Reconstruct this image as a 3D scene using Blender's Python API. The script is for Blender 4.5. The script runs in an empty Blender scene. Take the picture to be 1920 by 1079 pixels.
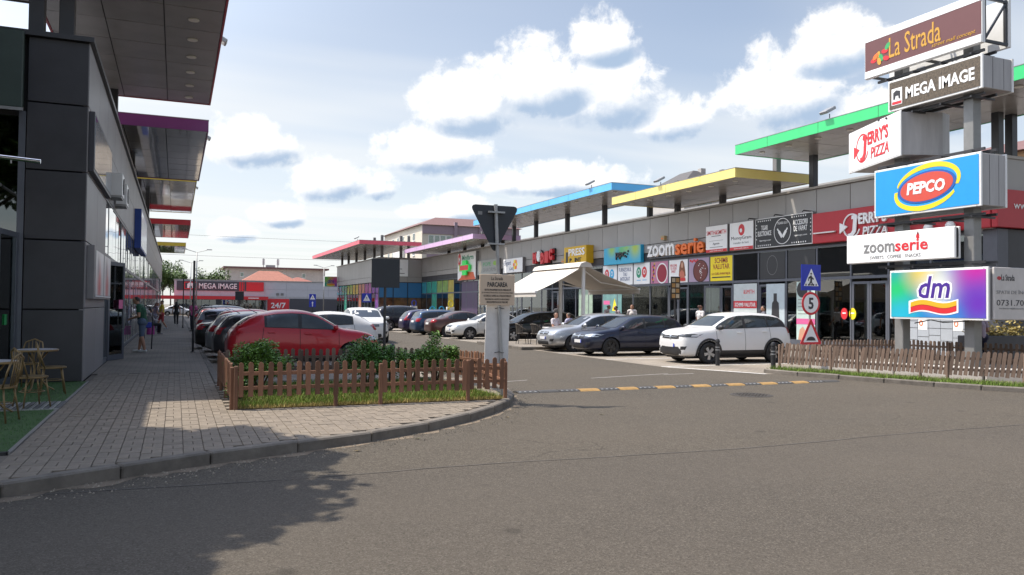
import bpy, bmesh, math, random
import numpy as np
from mathutils import Vector, Matrix
from mathutils.bvhtree import BVHTree
from mathutils.geometry import delaunay_2d_cdt
R = math.radians
random.seed(7)
scene = bpy.context.scene
COL = scene.collection

# ---------------------------------------------------------------- camera
F_PX, H_EYE = 1493.0, 1.72
yaw, pitch, roll = math.atan(630/1493), math.atan(35.5/1493), 0.0096
fw = Vector((math.sin(yaw)*math.cos(pitch), math.cos(yaw)*math.cos(pitch), math.sin(pitch)))
r0 = Vector((math.cos(yaw), -math.sin(yaw), 0)); u0 = r0.cross(fw)
rt = r0*math.cos(roll)+u0*math.sin(roll); up = -r0*math.sin(roll)+u0*math.cos(roll)
cam_d = bpy.data.cameras.new('camera'); cam = bpy.data.objects.new('camera', cam_d); COL.objects.link(cam)
cam_d.sensor_width = 36; cam_d.lens = 36*F_PX/1920; cam_d.clip_end = 3000; cam_d.clip_start = .05
cm = Matrix((rt, up, -fw)).transposed().to_4x4(); cm.translation = (0, 0, H_EYE); cam.matrix_world = cm
scene.camera = cam

# ---------------------------------------------------------------- light
SUN_AZ, SUN_EL = math.atan2(-.477, .303), R(60.5)
sd = bpy.data.lights.new('sun', 'SUN'); sd.energy = 4.5; sd.angle = R(.53); sd.color = (1, .915, .785)
sun = bpy.data.objects.new('sun', sd); COL.objects.link(sun)
sdir = Vector((math.sin(SUN_AZ)*math.cos(SUN_EL), math.cos(SUN_AZ)*math.cos(SUN_EL), math.sin(SUN_EL)))
sun.rotation_euler = sdir.to_track_quat('Z', 'Y').to_euler(); sun.location = (-20, 20, 60)
scene.view_settings.view_transform = 'Standard'; scene.view_settings.look = 'None'
scene.view_settings.gamma = 1; scene.view_settings.use_curve_mapping = False
scene.view_settings.exposure = .40

# ---------------------------------------------------------------- sky
world = bpy.data.worlds.new('World'); scene.world = world; world.use_nodes = True; world.cycles.sampling_method = 'NONE'
wt = world.node_tree; wt.nodes.clear()
def N(tree, typ, **kw):
    n = tree.nodes.new(typ)
    for k, v in kw.items():
        if k.startswith('i_'): n.inputs[k[2:]].default_value = v
        else: setattr(n, k, v)
    return n
def wm(op, a, b=None, c=None, clamp=False):
    n = wt.nodes.new('ShaderNodeMath'); n.operation = op; n.use_clamp = clamp
    for i, v in enumerate((a, b, c)):
        if v is None: continue
        if isinstance(v, (int, float)): n.inputs[i].default_value = v
        else: wt.links.new(v, n.inputs[i])
    return n.outputs[0]
def wss(x, lo, hi):
    n = wt.nodes.new('ShaderNodeMapRange'); n.interpolation_type = 'SMOOTHSTEP'
    wt.links.new(x, n.inputs[0]); n.inputs[1].default_value = lo; n.inputs[2].default_value = hi
    return n.outputs[0]
def wnoise(vec, scale, detail, rough=.55, dist=0):
    n = wt.nodes.new('ShaderNodeTexNoise'); n.inputs['Scale'].default_value = scale; n.inputs['Detail'].default_value = detail
    n.inputs['Roughness'].default_value = rough; n.inputs['Distortion'].default_value = dist
    wt.links.new(vec, n.inputs['Vector']); return n.outputs['Fac']
def wmix(f, a, b):
    n = wt.nodes.new('ShaderNodeMix'); n.data_type = 'RGBA'
    for s, v in ((n.inputs[0], f), (n.inputs[6], a), (n.inputs[7], b)):
        if isinstance(v, tuple): s.default_value = (*v, 1)
        elif isinstance(v, (int, float)): s.default_value = v
        else: wt.links.new(v, s)
    return n.outputs[2]
tc = N(wt, 'ShaderNodeTexCoord'); sep = N(wt, 'ShaderNodeSeparateXYZ'); wt.links.new(tc.outputs['Generated'], sep.inputs[0])
sx, sy, sz = sep.outputs
az = wm('MULTIPLY', wm('ARCTAN2', sx, sy), 180/math.pi)
el = wm('MULTIPLY', wm('ARCSINE', sz), 180/math.pi)
ae = N(wt, 'ShaderNodeCombineXYZ'); wt.links.new(az, ae.inputs[0]); wt.links.new(el, ae.inputs[1])
sky = N(wt, 'ShaderNodeTexSky', sky_type='NISHITA', sun_disc=False, sun_elevation=SUN_EL, sun_rotation=SUN_AZ, air_density=1.0, dust_density=1.0, ozone_density=1.2)
# lumpy edges: two octaves of warped noise in (azimuth, elevation)
n1 = wnoise(ae.outputs[0], .44, 7, .64, .2)
offs = N(wt, 'ShaderNodeVectorMath', operation='ADD'); wt.links.new(ae.outputs[0], offs.inputs[0]); offs.inputs[1].default_value = (-.35, .55, 0)
n1b = wnoise(offs.outputs[0], .44, 5, .64, .2)
n2 = wnoise(ae.outputs[0], .12, 2, .5)
# flat cloud layer seen in perspective for the thin streaky cirrus
zc = wm('MAXIMUM', sz, .02)
pl = N(wt, 'ShaderNodeCombineXYZ'); wt.links.new(wm('DIVIDE', sx, zc), pl.inputs[0]); wt.links.new(wm('DIVIDE', sy, zc), pl.inputs[1])
mp = N(wt, 'ShaderNodeMapping'); mp.inputs['Rotation'].default_value = (0, 0, R(-35)); mp.inputs['Scale'].default_value = (.35, 1.3, 1)
wt.links.new(pl.outputs[0], mp.inputs[0])
cir = wnoise(mp.outputs[0], .5, 3, .55, .5)
# cumulus: (azimuth, elevation, half width, half height)
CLOUDS = [(4.7,10.5,3.0,2.3),(9.7,8.4,2.7,2.2),(12.8,8.2,2.0,1.5),(6.4,5.9,1.9,1.2),(3.5,4.7,1.6,1.1),(17.0,10.6,4.0,2.4),
          (19.6,13.9,4.0,3.2),(24.4,15.4,4.0,3.6),(29.0,14.6,4.2,3.8),(29.4,18.2,2.6,2.4),(34.0,12.8,3.0,2.2),(41.4,14.0,3.8,3.8),(44.8,16.8,3.2,2.8),
          (26,8.8,6,1.6),(18.5,6.6,3.6,1.4),(48.5,12,5,2.6)]
def wv(op, a, b, c=None):
    n = wt.nodes.new('ShaderNodeVectorMath'); n.operation = op
    for i, v in enumerate((a, b, c)):
        if v is None: continue
        if isinstance(v, tuple): n.inputs[i].default_value = v
        else: wt.links.new(v, n.inputs[i])
    return n.outputs['Value' if op == 'DOT_PRODUCT' else 'Vector']
D = None; B = None
for (a, e, w, h) in CLOUDS:
    v = wv('MULTIPLY_ADD', ae.outputs[0], (1/w, 1/h, 0), (-a/w, -e/h, 0)); dn = wm('MINIMUM', wv('DOT_PRODUCT', v, (0, 1, 0)), 0.0); d2 = wm('MULTIPLY_ADD', dn, wm('MULTIPLY', dn, 2.2), wv('DOT_PRODUCT', v, v))
    D = d2 if D is None else wm('MINIMUM', D, d2)
    # the shaded base lies low and on the side away from the sun
    b = wm('MULTIPLY', wm('SUBTRACT', 1.6, d2, clamp=True), wv('DOT_PRODUCT', v, (.45, -1.9, 0)))
    B = b if B is None else wm('MAXIMUM', B, b)
S = wm('SUBTRACT', 1.0, wm('MINIMUM', D, 2.3))
nn = wm('ADD', wm('MULTIPLY', wm('SUBTRACT', n1, .5), 3.6), wm('MULTIPLY', wm('SUBTRACT', n2, .5), 1.6))
dens = wss(wm('ADD', S, nn), -.38, .62)
base = wss(wm('ADD', B, wm('MULTIPLY', wm('SUBTRACT', n1b, .5), .85)), -.12, .78)
relief = wm('MULTIPLY', wss(wm('SUBTRACT', n1b, n1), -.02, .18), .26)
cloudcol = wmix(base, wmix(relief, (1.14, 1.12, 1.09), (.66, .73, .83)), (.40, .52, .69))
haze = wss(el, 24, 0)
veil = wm('ADD', wm('MULTIPLY', wss(cir, .34, .70), .50), wm('MULTIPLY', haze, .62), clamp=True)
# whiter towards the sun side
# brighter round the sun's side, clearer towards the zenith
sund = N(wt, 'ShaderNodeVectorMath', operation='DOT_PRODUCT'); wt.links.new(tc.outputs['Generated'], sund.inputs[0]); sund.inputs[1].default_value = sdir
veil = wm('ADD', veil, wm('MULTIPLY', wss(sund.outputs['Value'], .10, .72), .45), clamp=True)
veil = wm('MULTIPLY', veil, wss(el, 62, 14))
hs = N(wt, 'ShaderNodeHueSaturation'); hs.inputs['Saturation'].default_value = .84; wt.links.new(sky.outputs[0], hs.inputs['Color'])
skyc = N(wt, 'ShaderNodeVectorMath', operation='SCALE'); wt.links.new(hs.outputs[0], skyc.inputs[0]); skyc.inputs['Scale'].default_value = .145
c1 = wmix(wm('MULTIPLY', veil, .86), skyc.outputs[0], (.88, .895, .895))
c2 = wmix(wm('MULTIPLY', dens, .93), c1, cloudcol)
# added glow in the sky round the sun lightens the shaded right shopfronts
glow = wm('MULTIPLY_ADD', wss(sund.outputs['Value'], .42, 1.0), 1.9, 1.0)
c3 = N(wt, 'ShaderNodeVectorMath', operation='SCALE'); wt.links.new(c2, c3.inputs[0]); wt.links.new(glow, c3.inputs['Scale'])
bg = N(wt, 'ShaderNodeBackground'); bg.inputs[1].default_value = .85
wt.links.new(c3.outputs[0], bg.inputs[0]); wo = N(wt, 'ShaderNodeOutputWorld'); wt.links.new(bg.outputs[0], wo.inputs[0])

# ---------------------------------------------------------------- materials
MATS = {}
def mat(name, col, rough=.6, metal=0, var=.12, scale=2.5, bump=0, bscale=60, spec=.5, coat=0, isl=0, trans=0, emit=0, stretch=None):
    if name in MATS: return MATS[name]
    m = bpy.data.materials.new(name); m.use_nodes = True; t = m.node_tree; p = t.nodes['Principled BSDF']
    p.inputs['Roughness'].default_value = rough; p.inputs['Metallic'].default_value = metal
    p.inputs['Specular IOR Level'].default_value = spec; p.inputs['Coat Weight'].default_value = coat
    if coat: p.inputs['Coat Roughness'].default_value = .04
    p.inputs['Transmission Weight'].default_value = trans
    tcn = N(t, 'ShaderNodeTexCoord'); vec = tcn.outputs['Object']
    if stretch:
        mpn = N(t, 'ShaderNodeMapping'); mpn.inputs['Scale'].default_value = stretch; t.links.new(vec, mpn.inputs[0]); vec = mpn.outputs[0]
    base = None
    if var:
        nz = N(t, 'ShaderNodeTexNoise'); nz.inputs['Scale'].default_value = scale; nz.inputs['Detail'].default_value = 6; nz.inputs['Roughness'].default_value = .65
        t.links.new(vec, nz.inputs['Vector'])
        mr = N(t, 'ShaderNodeMapRange'); mr.inputs[1].default_value = .25; mr.inputs[2].default_value = .75; mr.inputs[3].default_value = 1-var; mr.inputs[4].default_value = 1+var
        t.links.new(nz.outputs['Fac'], mr.inputs[0]); fac = mr.outputs[0]
        if isl:
            gi = N(t, 'ShaderNodeNewGeometry'); oi = N(t, 'ShaderNodeObjectInfo')
            ad = N(t, 'ShaderNodeMath', operation='ADD'); t.links.new(gi.outputs['Random Per Island'], ad.inputs[0]); t.links.new(oi.outputs['Random'], ad.inputs[1])
            fr = N(t, 'ShaderNodeMath', operation='FRACT'); t.links.new(ad.outputs[0], fr.inputs[0])
            m2 = N(t, 'ShaderNodeMapRange'); m2.inputs[3].default_value = 1-isl; m2.inputs[4].default_value = 1+isl; t.links.new(fr.outputs[0], m2.inputs[0])
            ml = N(t, 'ShaderNodeMath', operation='MULTIPLY'); t.links.new(fac, ml.inputs[0]); t.links.new(m2.outputs[0], ml.inputs[1]); fac = ml.outputs[0]
        vm = N(t, 'ShaderNodeVectorMath', operation='SCALE'); vm.inputs[0].default_value = col; t.links.new(fac, vm.inputs['Scale'])
        t.links.new(vm.outputs[0], p.inputs['Base Color'])
    else: p.inputs['Base Color'].default_value = (*col, 1)
    if bump:
        nb = N(t, 'ShaderNodeTexNoise'); nb.inputs['Scale'].default_value = bscale; nb.inputs['Detail'].default_value = 4; t.links.new(vec, nb.inputs['Vector'])
        bp = N(t, 'ShaderNodeBump'); bp.inputs['Strength'].default_value = bump; bp.inputs['Distance'].default_value = .01
        t.links.new(nb.outputs['Fac'], bp.inputs['Height']); t.links.new(bp.outputs[0], p.inputs['Normal'])
    if emit: p.inputs['Emission Color'].default_value = (*col, 1); p.inputs['Emission Strength'].default_value = emit
    MATS[name] = m; return m
def paint(name, col, **k):
    return mat('print_'+name, col, **{**dict(rough=.45, var=.04, scale=4), **k})

def asphalt(name, col, light, patch, gscale=220):
    m = bpy.data.materials.new(name); m.use_nodes = True; t = m.node_tree; p = t.nodes['Principled BSDF']; p.inputs['Roughness'].default_value = .85
    p.inputs['Specular IOR Level'].default_value = .25
    g = N(t, 'ShaderNodeTexCoord'); v = g.outputs['Object']
    def nz(s, d, r=.6):
        n = N(t, 'ShaderNodeTexNoise'); n.inputs['Scale'].default_value = s; n.inputs['Detail'].default_value = d; n.inputs['Roughness'].default_value = r; t.links.new(v, n.inputs['Vector']); return n.outputs['Fac']
    def rng(x, a, b, c, d):
        n = N(t, 'ShaderNodeMapRange'); t.links.new(x, n.inputs[0])
        for i, q in enumerate((a, b, c, d)): n.inputs[i+1].default_value = q
        return n.outputs[0]
    def mix(f, a, b):
        n = N(t, 'ShaderNodeMix', data_type='RGBA'); t.links.new(f, n.inputs[0])
        for s, q in ((n.inputs[6], a), (n.inputs[7], b)):
            if isinstance(q, tuple): s.default_value = (*q, 1)
            else: t.links.new(q, s)
        return n.outputs[2]
    vo = N(t, 'ShaderNodeTexVoronoi'); vo.inputs['Scale'].default_value = gscale*.35; t.links.new(v, vo.inputs['Vector'])
    sc = N(t, 'ShaderNodeSeparateColor'); t.links.new(vo.outputs['Color'], sc.inputs[0])
    c = mix(rng(nz(.25, 6), .35, .7, 0, 1), col, patch)                  # dusty and dark patches
    c = mix(rng(sc.outputs[0], .55, .95, 0, .9), c, light)                # pale stones in the binder
    c = mix(rng(sc.outputs[1], .7, 1, 0, .6), c, tuple(q*.35 for q in col))
    c = mix(rng(nz(1.6, 8, .7), .55, .8, 0, .35), c, tuple(q*.6 for q in col))
    # long cracks, drips and polished wheel tracks
    wn = N(t, 'ShaderNodeTexNoise'); wn.inputs['Scale'].default_value = .9; wn.inputs['Detail'].default_value = 5; t.links.new(v, wn.inputs['Vector'])
    wa = N(t, 'ShaderNodeVectorMath', operation='MULTIPLY_ADD'); t.links.new(wn.outputs['Color'], wa.inputs[0]); wa.inputs[1].default_value = (1.6, 1.6, 0); t.links.new(v, wa.inputs[2])
    vc = N(t, 'ShaderNodeTexVoronoi', feature='DISTANCE_TO_EDGE'); vc.inputs['Scale'].default_value = .28; t.links.new(wa.outputs[0], vc.inputs['Vector'])
    cr = N(t, 'ShaderNodeMath', operation='MULTIPLY'); t.links.new(rng(vc.outputs['Distance'], .0, .004, .45, 0), cr.inputs[0]); t.links.new(rng(nz(.35, 2), .5, .62, 0, 1), cr.inputs[1])
    c = mix(cr.outputs[0], c, tuple(q*.3 for q in col))
    vd = N(t, 'ShaderNodeTexVoronoi'); vd.inputs['Scale'].default_value = 1.1; t.links.new(v, vd.inputs['Vector'])
    c = mix(rng(vd.outputs['Distance'], .05, .11, .55, 0), c, tuple(q*.45 for q in col))
    sp = N(t, 'ShaderNodeSeparateXYZ'); t.links.new(v, sp.inputs[0]); wv_n = N(t, 'ShaderNodeMath', operation='SINE')
    tr = N(t, 'ShaderNodeMath', operation='MULTIPLY'); tr.inputs[1].default_value = 2.1; t.links.new(sp.outputs[1], tr.inputs[0]); t.links.new(tr.outputs[0], wv_n.inputs[0])
    c = mix(rng(wv_n.outputs[0], -.2, 1, 0, .18), c, tuple(q*1.35 for q in col))
    t.links.new(c, p.inputs['Base Color'])
    bp = N(t, 'ShaderNodeBump'); bp.inputs['Strength'].default_value = .6; bp.inputs['Distance'].default_value = .006
    t.links.new(vo.outputs['Distance'], bp.inputs['Height']); t.links.new(bp.outputs[0], p.inputs['Normal'])
    MATS[name] = m; return m
def bricks(name, c1, c2, mortar, w, h, off=.5):
    m = bpy.data.materials.new(name); m.use_nodes = True; t = m.node_tree; p = t.nodes['Principled BSDF']; p.inputs['Roughness'].default_value = .85
    g = N(t, 'ShaderNodeTexCoord'); b = N(t, 'ShaderNodeTexBrick'); b.offset = off
    b.inputs['Scale'].default_value = 1; b.inputs['Brick Width'].default_value = w; b.inputs['Row Height'].default_value = h; b.inputs['Mortar Size'].default_value = .006
    for k, c in (('Color1', c1), ('Color2', c2), ('Mortar', mortar)): b.inputs[k].default_value = (*c, 1)
    nz = N(t, 'ShaderNodeTexNoise'); nz.inputs['Scale'].default_value = .7; nz.inputs['Detail'].default_value = 6
    t.links.new(g.outputs['Object'], b.inputs['Vector']); t.links.new(g.outputs['Object'], nz.inputs['Vector'])
    mr = N(t, 'ShaderNodeMapRange'); mr.inputs[1].default_value = .3; mr.inputs[2].default_value = .7; mr.inputs[3].default_value = .75; mr.inputs[4].default_value = 1.2; t.links.new(nz.outputs['Fac'], mr.inputs[0])
    vm = N(t, 'ShaderNodeVectorMath', operation='SCALE'); t.links.new(b.outputs['Color'], vm.inputs[0]); t.links.new(mr.outputs[0], vm.inputs['Scale'])
    t.links.new(vm.outputs[0], p.inputs['Base Color'])
    bp = N(t, 'ShaderNodeBump'); bp.inputs['Strength'].default_value = .4; bp.inputs['Distance'].default_value = .004; bp.invert = True
    t.links.new(b.outputs['Fac'], bp.inputs['Height']); t.links.new(bp.outputs[0], p.inputs['Normal'])
    MATS[name] = m; return m
def blobs(name, base, spots, ax=(1, 2)):
    """flat print: colour spots (u, v, radius, colour) over a base colour, in object coordinates"""
    m = bpy.data.materials.new('print_'+name); m.use_nodes = True; t = m.node_tree; p = t.nodes['Principled BSDF']; p.inputs['Roughness'].default_value = .35
    g = N(t, 'ShaderNodeTexCoord'); s = N(t, 'ShaderNodeSeparateXYZ'); t.links.new(g.outputs['Object'], s.inputs[0])
    cb = N(t, 'ShaderNodeCombineXYZ'); t.links.new(s.outputs[ax[0]], cb.inputs[0]); t.links.new(s.outputs[ax[1]], cb.inputs[1])
    cur = None
    for (u, v, r, c) in spots:
        d = N(t, 'ShaderNodeVectorMath', operation='DISTANCE'); t.links.new(cb.outputs[0], d.inputs[0]); d.inputs[1].default_value = (u, v, 0)
        mr = N(t, 'ShaderNodeMapRange', interpolation_type='SMOOTHSTEP'); mr.inputs[1].default_value = r; mr.inputs[2].default_value = 0; t.links.new(d.outputs['Value'], mr.inputs[0])
        mx = N(t, 'ShaderNodeMix', data_type='RGBA'); t.links.new(mr.outputs[0], mx.inputs[0])
        if cur is None: mx.inputs[6].default_value = (*base, 1)
        else: t.links.new(cur, mx.inputs[6])
        mx.inputs[7].default_value = (*c, 1); cur = mx.outputs[2]
    t.links.new(cur, p.inputs['Base Color']); return m

# ---------------------------------------------------------------- mesh building
OFF = {}
def off(p): return OFF.get(p.name, Vector((0, 0, 0))) if p else Vector((0, 0, 0))
class MB:
    def __init__(s): s.v, s.f, s.m = [], [], []
    def add(s, vs, fs, mi=0, M=None):
        b = len(s.v); s.v += [tuple(M @ Vector(q)) if M else tuple(q) for q in vs]
        s.f += [tuple(b+i for i in f) for f in fs]; s.m += [mi]*len(fs); return s
    def box(s, x0, x1, y0, y1, z0, z1, mi=0, M=None):
        return s.add([(x, y, z) for z in (z0, z1) for (x, y) in ((x0, y0), (x1, y0), (x1, y1), (x0, y1))],
                     [(3, 2, 1, 0), (4, 5, 6, 7), (0, 1, 5, 4), (1, 2, 6, 5), (2, 3, 7, 6), (3, 0, 4, 7)], mi, M)
    def bbox(s, x0, x1, y0, y1, z0, z1, b=.01, mi=0, M=None):   # box with chamfered edges
        vs, fs = [], []
        bm = bmesh.new(); bmesh.ops.create_cube(bm, size=1)
        for v in bm.verts: v.co = Vector(((x0+x1)/2+v.co.x*(x1-x0), (y0+y1)/2+v.co.y*(y1-y0), (z0+z1)/2+v.co.z*(z1-z0)))
        bmesh.ops.bevel(bm, geom=bm.edges[:], offset=b, segments=1, affect='EDGES', profile=.5)
        bm.verts.index_update(); vs = [v.co[:] for v in bm.verts]; fs = [[v.index for v in f.verts] for f in bm.faces]; bm.free()
        return s.add(vs, fs, mi, M)
    def prism(s, poly, d0, d1, mi=0, M=None):    # polygon in local xy, extruded in local z
        n = len(poly); a = sum(poly[i][0]*poly[(i+1) % n][1]-poly[(i+1) % n][0]*poly[i][1] for i in range(n))
        if a < 0: poly = poly[::-1]
        vs = [(x, y, d0) for x, y in poly]+[(x, y, d1) for x, y in poly]
        return s.add(vs, [tuple(range(n-1, -1, -1)), tuple(range(n, 2*n))]+[(i, (i+1) % n, n+(i+1) % n, n+i) for i in range(n)], mi, M)
    def tube(s, pts, r, n=8, mi=0, M=None, caps=True):
        pts = [Vector(p) for p in pts]; rs = r if isinstance(r, (list, tuple)) else [r]*len(pts); vs, fs = [], []
        t0 = (pts[1]-pts[0]).normalized(); a = t0.orthogonal().normalized()
        for i, p in enumerate(pts):
            t = (pts[min(i+1, len(pts)-1)]-pts[max(i-1, 0)]).normalized(); a = (a-t*a.dot(t)).normalized(); b = t.cross(a)
            vs += [tuple(p+(a*math.cos(2*math.pi*k/n)+b*math.sin(2*math.pi*k/n))*rs[i]) for k in range(n)]
        for i in range(len(pts)-1):
            fs += [(i*n+k, i*n+(k+1) % n, (i+1)*n+(k+1) % n, (i+1)*n+k) for k in range(n)]
        if caps: fs += [tuple(range(n-1, -1, -1)), tuple((len(pts)-1)*n+k for k in range(n))]
        return s.add(vs, fs, mi, M)
    def lathe(s, prof, n=16, mi=0, M=None, caps=True):       # (radius, z) profile round local z
        vs = [(r*math.cos(2*math.pi*k/n), r*math.sin(2*math.pi*k/n), z) for r, z in prof for k in range(n)]; m = len(prof)
        fs = [(i*n+k, i*n+(k+1) % n, (i+1)*n+(k+1) % n, (i+1)*n+k) for i in range(m-1) for k in range(n)]
        if caps: fs += [tuple(range(n-1, -1, -1)), tuple((m-1)*n+k for k in range(n))]
        return s.add(vs, fs, mi, M)
    def mesh(s, name, mats, smooth=False, o=Vector((0, 0, 0))):
        me = bpy.data.meshes.new(name); me.from_pydata([(x-o[0], y-o[1], z-o[2]) for x, y, z in s.v], [], s.f)
        for m in (mats if isinstance(mats, (list, tuple)) else [mats]): me.materials.append(m)
        me.polygons.foreach_set('material_index', s.m)
        if smooth: me.polygons.foreach_set('use_smooth', [True]*len(s.f))
        me.update(); return me
    def build(s, name, mats, parent=None, smooth=False, origin=None):
        o = Vector(origin) if origin is not None else off(parent)
        ob = bpy.data.objects.new(name, s.mesh(name, mats, smooth, o)); COL.objects.link(ob)
        if parent: ob.parent = parent; OFF[ob.name] = off(parent)
        elif origin is not None: ob.location = origin; OFF[ob.name] = o
        if smooth == 'auto': sharp(ob)
        return ob
def sharp(ob, ang=35):
    me = ob.data; me.polygons.foreach_set('use_smooth', [True]*len(me.polygons))
    bm = bmesh.new(); bm.from_mesh(me)
    for e in bm.edges:
        if len(e.link_faces) == 2 and e.calc_face_angle(0) > R(ang): e.smooth = False
    bm.to_mesh(me); bm.free()
def inst(name, me, parent, loc, rot=(0, 0, 0), scale=(1, 1, 1)):
    ob = bpy.data.objects.new(name, me); COL.objects.link(ob); ob.parent = parent
    ob.location = Vector(loc)-off(parent); ob.rotation_euler = rot; ob.scale = scale; return ob
def tag(o, label, cat, group=None, kind=None):
    if label: o['label'] = label
    if cat: o['category'] = cat
    if group: o['group'] = group
    if kind: o['kind'] = kind
    return o
def struct(o, label=None): o['kind'] = 'structure'; return o
def stuff(o): o['kind'] = 'stuff'; return o
def top(name, label, cat, loc=(0, 0, 0), rz=0, group=None, local=False):
    o = bpy.data.objects.new(name, None); COL.objects.link(o); o.location = loc; o.rotation_euler = (0, 0, rz); o.empty_display_size = .2
    OFF[o.name] = Vector((0, 0, 0)) if local else Vector(loc)
    return tag(o, label, cat, group)
class Face:      # a drawing plane: u to the right, v up, d towards the viewer
    def __init__(s, o, right, upv=(0, 0, 1)):
        s.o, s.r, s.u = Vector(o), Vector(right).normalized(), Vector(upv).normalized(); s.n = s.r.cross(s.u)
        s.M = Matrix((s.r, s.u, s.n)).transposed().to_4x4(); s.M.translation = s.o
    def at(s, u, v, d): return s.o+s.r*u+s.u*v+s.n*d
def slab(fc, name, m, parent, u0, u1, v0, v1, d0, d1, **k):
    return MB().box(u0, u1, v0, v1, d0, d1, M=fc.M).build(name, m, parent, **k)
def shape(fc, name, m, parent, pts, d0, d1, **k):
    return MB().prism(pts, d0, d1, M=fc.M).build(name, m, parent, **k)
def ell(cx, cy, rx, ry, n=28, a0=0, a1=360, rot=0):
    c, s = math.cos(rot), math.sin(rot); q = []
    for i in range(n+(a1-a0 != 360)):
        t = R(a0+(a1-a0)*i/n); x, y = rx*math.cos(t), ry*math.sin(t); q.append((cx+x*c-y*s, cy+x*s+y*c))
    return q
def ring(cx, cy, rx, ry, w, n=32, a0=0, a1=359.5):
    return ell(cx, cy, rx, ry, n, a0, a1)+ell(cx, cy, rx-w, ry-w, n, a0, a1)[::-1]
def text(fc, s, m, parent, u0, v0, w, h, d=.01, th=.006, name='lettering', bold=0, shear=0):
    """lettering fitted to a box w x h with its lower left corner at u0, v0"""
    cu = bpy.data.curves.new('t', 'FONT'); cu.body = s; cu.extrude = .02; cu.resolution_u = 2; cu.offset = bold; cu.shear = shear; cu.align_x = 'CENTER'; cu.space_line = .85
    tmp = bpy.data.objects.new('t', cu); me = bpy.data.meshes.new_from_object(tmp)
    bpy.data.objects.remove(tmp); bpy.data.curves.remove(cu)
    n = len(me.vertices); co = np.empty(n*3); me.vertices.foreach_get('co', co); co = co.reshape(-1, 3)
    lo, hi = co.min(0), co.max(0); sp = np.maximum(hi-lo, 1e-6)
    co = (co-lo)/sp*np.array([w, h, th])+np.array([u0, v0, d])
    Mx = np.array(fc.M); co = co@Mx[:3, :3].T+Mx[:3, 3]-np.array(off(parent))
    me.vertices.foreach_set('co', co.ravel()); me.materials.clear(); me.materials.append(m); me.update(); me.name = name
    ob = bpy.data.objects.new(name, me); COL.objects.link(ob); ob.parent = parent; OFF[ob.name] = off(parent)
    return ob

# colours
ASPH = asphalt('asphalt_old', (.067, .057, .045), (.135, .118, .094), (.082, .068, .052))
ASPH2 = asphalt('asphalt_new', (.067, .057, .046), (.122, .106, .087), (.083, .07, .055), 260)
DARKM = mat('dark_panel', (.036, .036, .042), .5, var=.25, scale=1.2, bump=.05)
GREYP = mat('grey_panel', (.33, .318, .308), .42, metal=.1, var=.08, scale=.5, isl=.05)
LGREY = mat('light_panel', (.20, .192, .20), .45, var=.1, scale=1.1, isl=.05)
JOINT = mat('joint', (.03, .03, .032), .8, var=.1)
FRAME = mat('window_frame', (.11, .12, .145), .4, metal=.2, var=.08)
GLASS = mat('shop_glass', (.075, .085, .09), .03, metal=.6, var=.5, scale=.8, spec=.9)
GLASS2 = mat('shop_glass_clear', (.11, .135, .135), .03, metal=.65, var=.6, scale=.9, spec=.9)
def clear_glass(name, tint, k):
    m = bpy.data.materials.new(name); m.use_nodes = True; t = m.node_tree; t.nodes.remove(t.nodes['Principled BSDF']); o = t.nodes['Material Output']
    tr = N(t, 'ShaderNodeBsdfTransparent'); tr.inputs[0].default_value = (*tint, 1); gl = N(t, 'ShaderNodeBsdfGlossy'); gl.inputs['Roughness'].default_value = .02; gl.inputs[0].default_value = (.9, .95, .95, 1)
    fr = N(t, 'ShaderNodeFresnel'); fr.inputs[0].default_value = 1.5; ad = N(t, 'ShaderNodeMath', operation='MULTIPLY_ADD', use_clamp=True); ad.inputs[1].default_value = 1.6; ad.inputs[2].default_value = k; t.links.new(fr.outputs[0], ad.inputs[0])
    mx = N(t, 'ShaderNodeMixShader'); t.links.new(ad.outputs[0], mx.inputs[0]); t.links.new(tr.outputs[0], mx.inputs[1]); t.links.new(gl.outputs[0], mx.inputs[2]); t.links.new(mx.outputs[0], o.inputs[0]); MATS[name] = m; return m
GLASS2 = clear_glass('shop_glass_see_through', (.62, .68, .66), .06); GLASS = clear_glass('shop_glass_tinted', (.30, .33, .33), .08)
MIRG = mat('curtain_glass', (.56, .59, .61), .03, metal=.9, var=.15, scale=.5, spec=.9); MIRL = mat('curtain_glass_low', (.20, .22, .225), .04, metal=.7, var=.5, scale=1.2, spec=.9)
SOFF = mat('soffit', (.37, .355, .34), .25, metal=.2, var=.12, scale=.7, isl=.06)
SOFG = mat('soffit_gloss', (.66, .64, .62), .05, metal=.88, var=.1, scale=.7, isl=.05, bump=.12, bscale=5)
STEEL = mat('dark_steel', (.05, .05, .054), .4, metal=.4, var=.12)
GALV = mat('galvanised', (.33, .335, .34), .45, metal=.6, var=.2, scale=5)
WHITE = mat('white_paint', (.78, .78, .78), .4, var=.05)
WHITEP = mat('white_plastic', (.74, .74, .73), .35, var=.05)
LAMPW = mat('lamp_lens', (.75, .72, .64), .3, var=.05)
BLACK = mat('black_plastic', (.022, .022, .024), .5, var=.2)
RED, DRED = paint('red', (.62, .025, .035)), paint('dark_red', (.44, .018, .03))
YEL, BLU, GRN = paint('yellow', (.90, .70, .02)), paint('blue', (.02, .055, .42)), paint('green', (.04, .38, .12))
INK, GREYI = paint('ink', (.03, .03, .035)), paint('grey_ink', (.2, .2, .2))
ORNG, PINK, CYAN = paint('orange', (.86, .18, .03)), paint('pink', (.62, .12, .3)), paint('cyan', (.02, .4, .72))
WPR = paint('white', (.85, .85, .85), var=.05, scale=1.5)
CONC = mat('concrete', (.26, .235, .205), .85, var=.3, scale=3, bump=.4, bscale=25)
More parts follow.
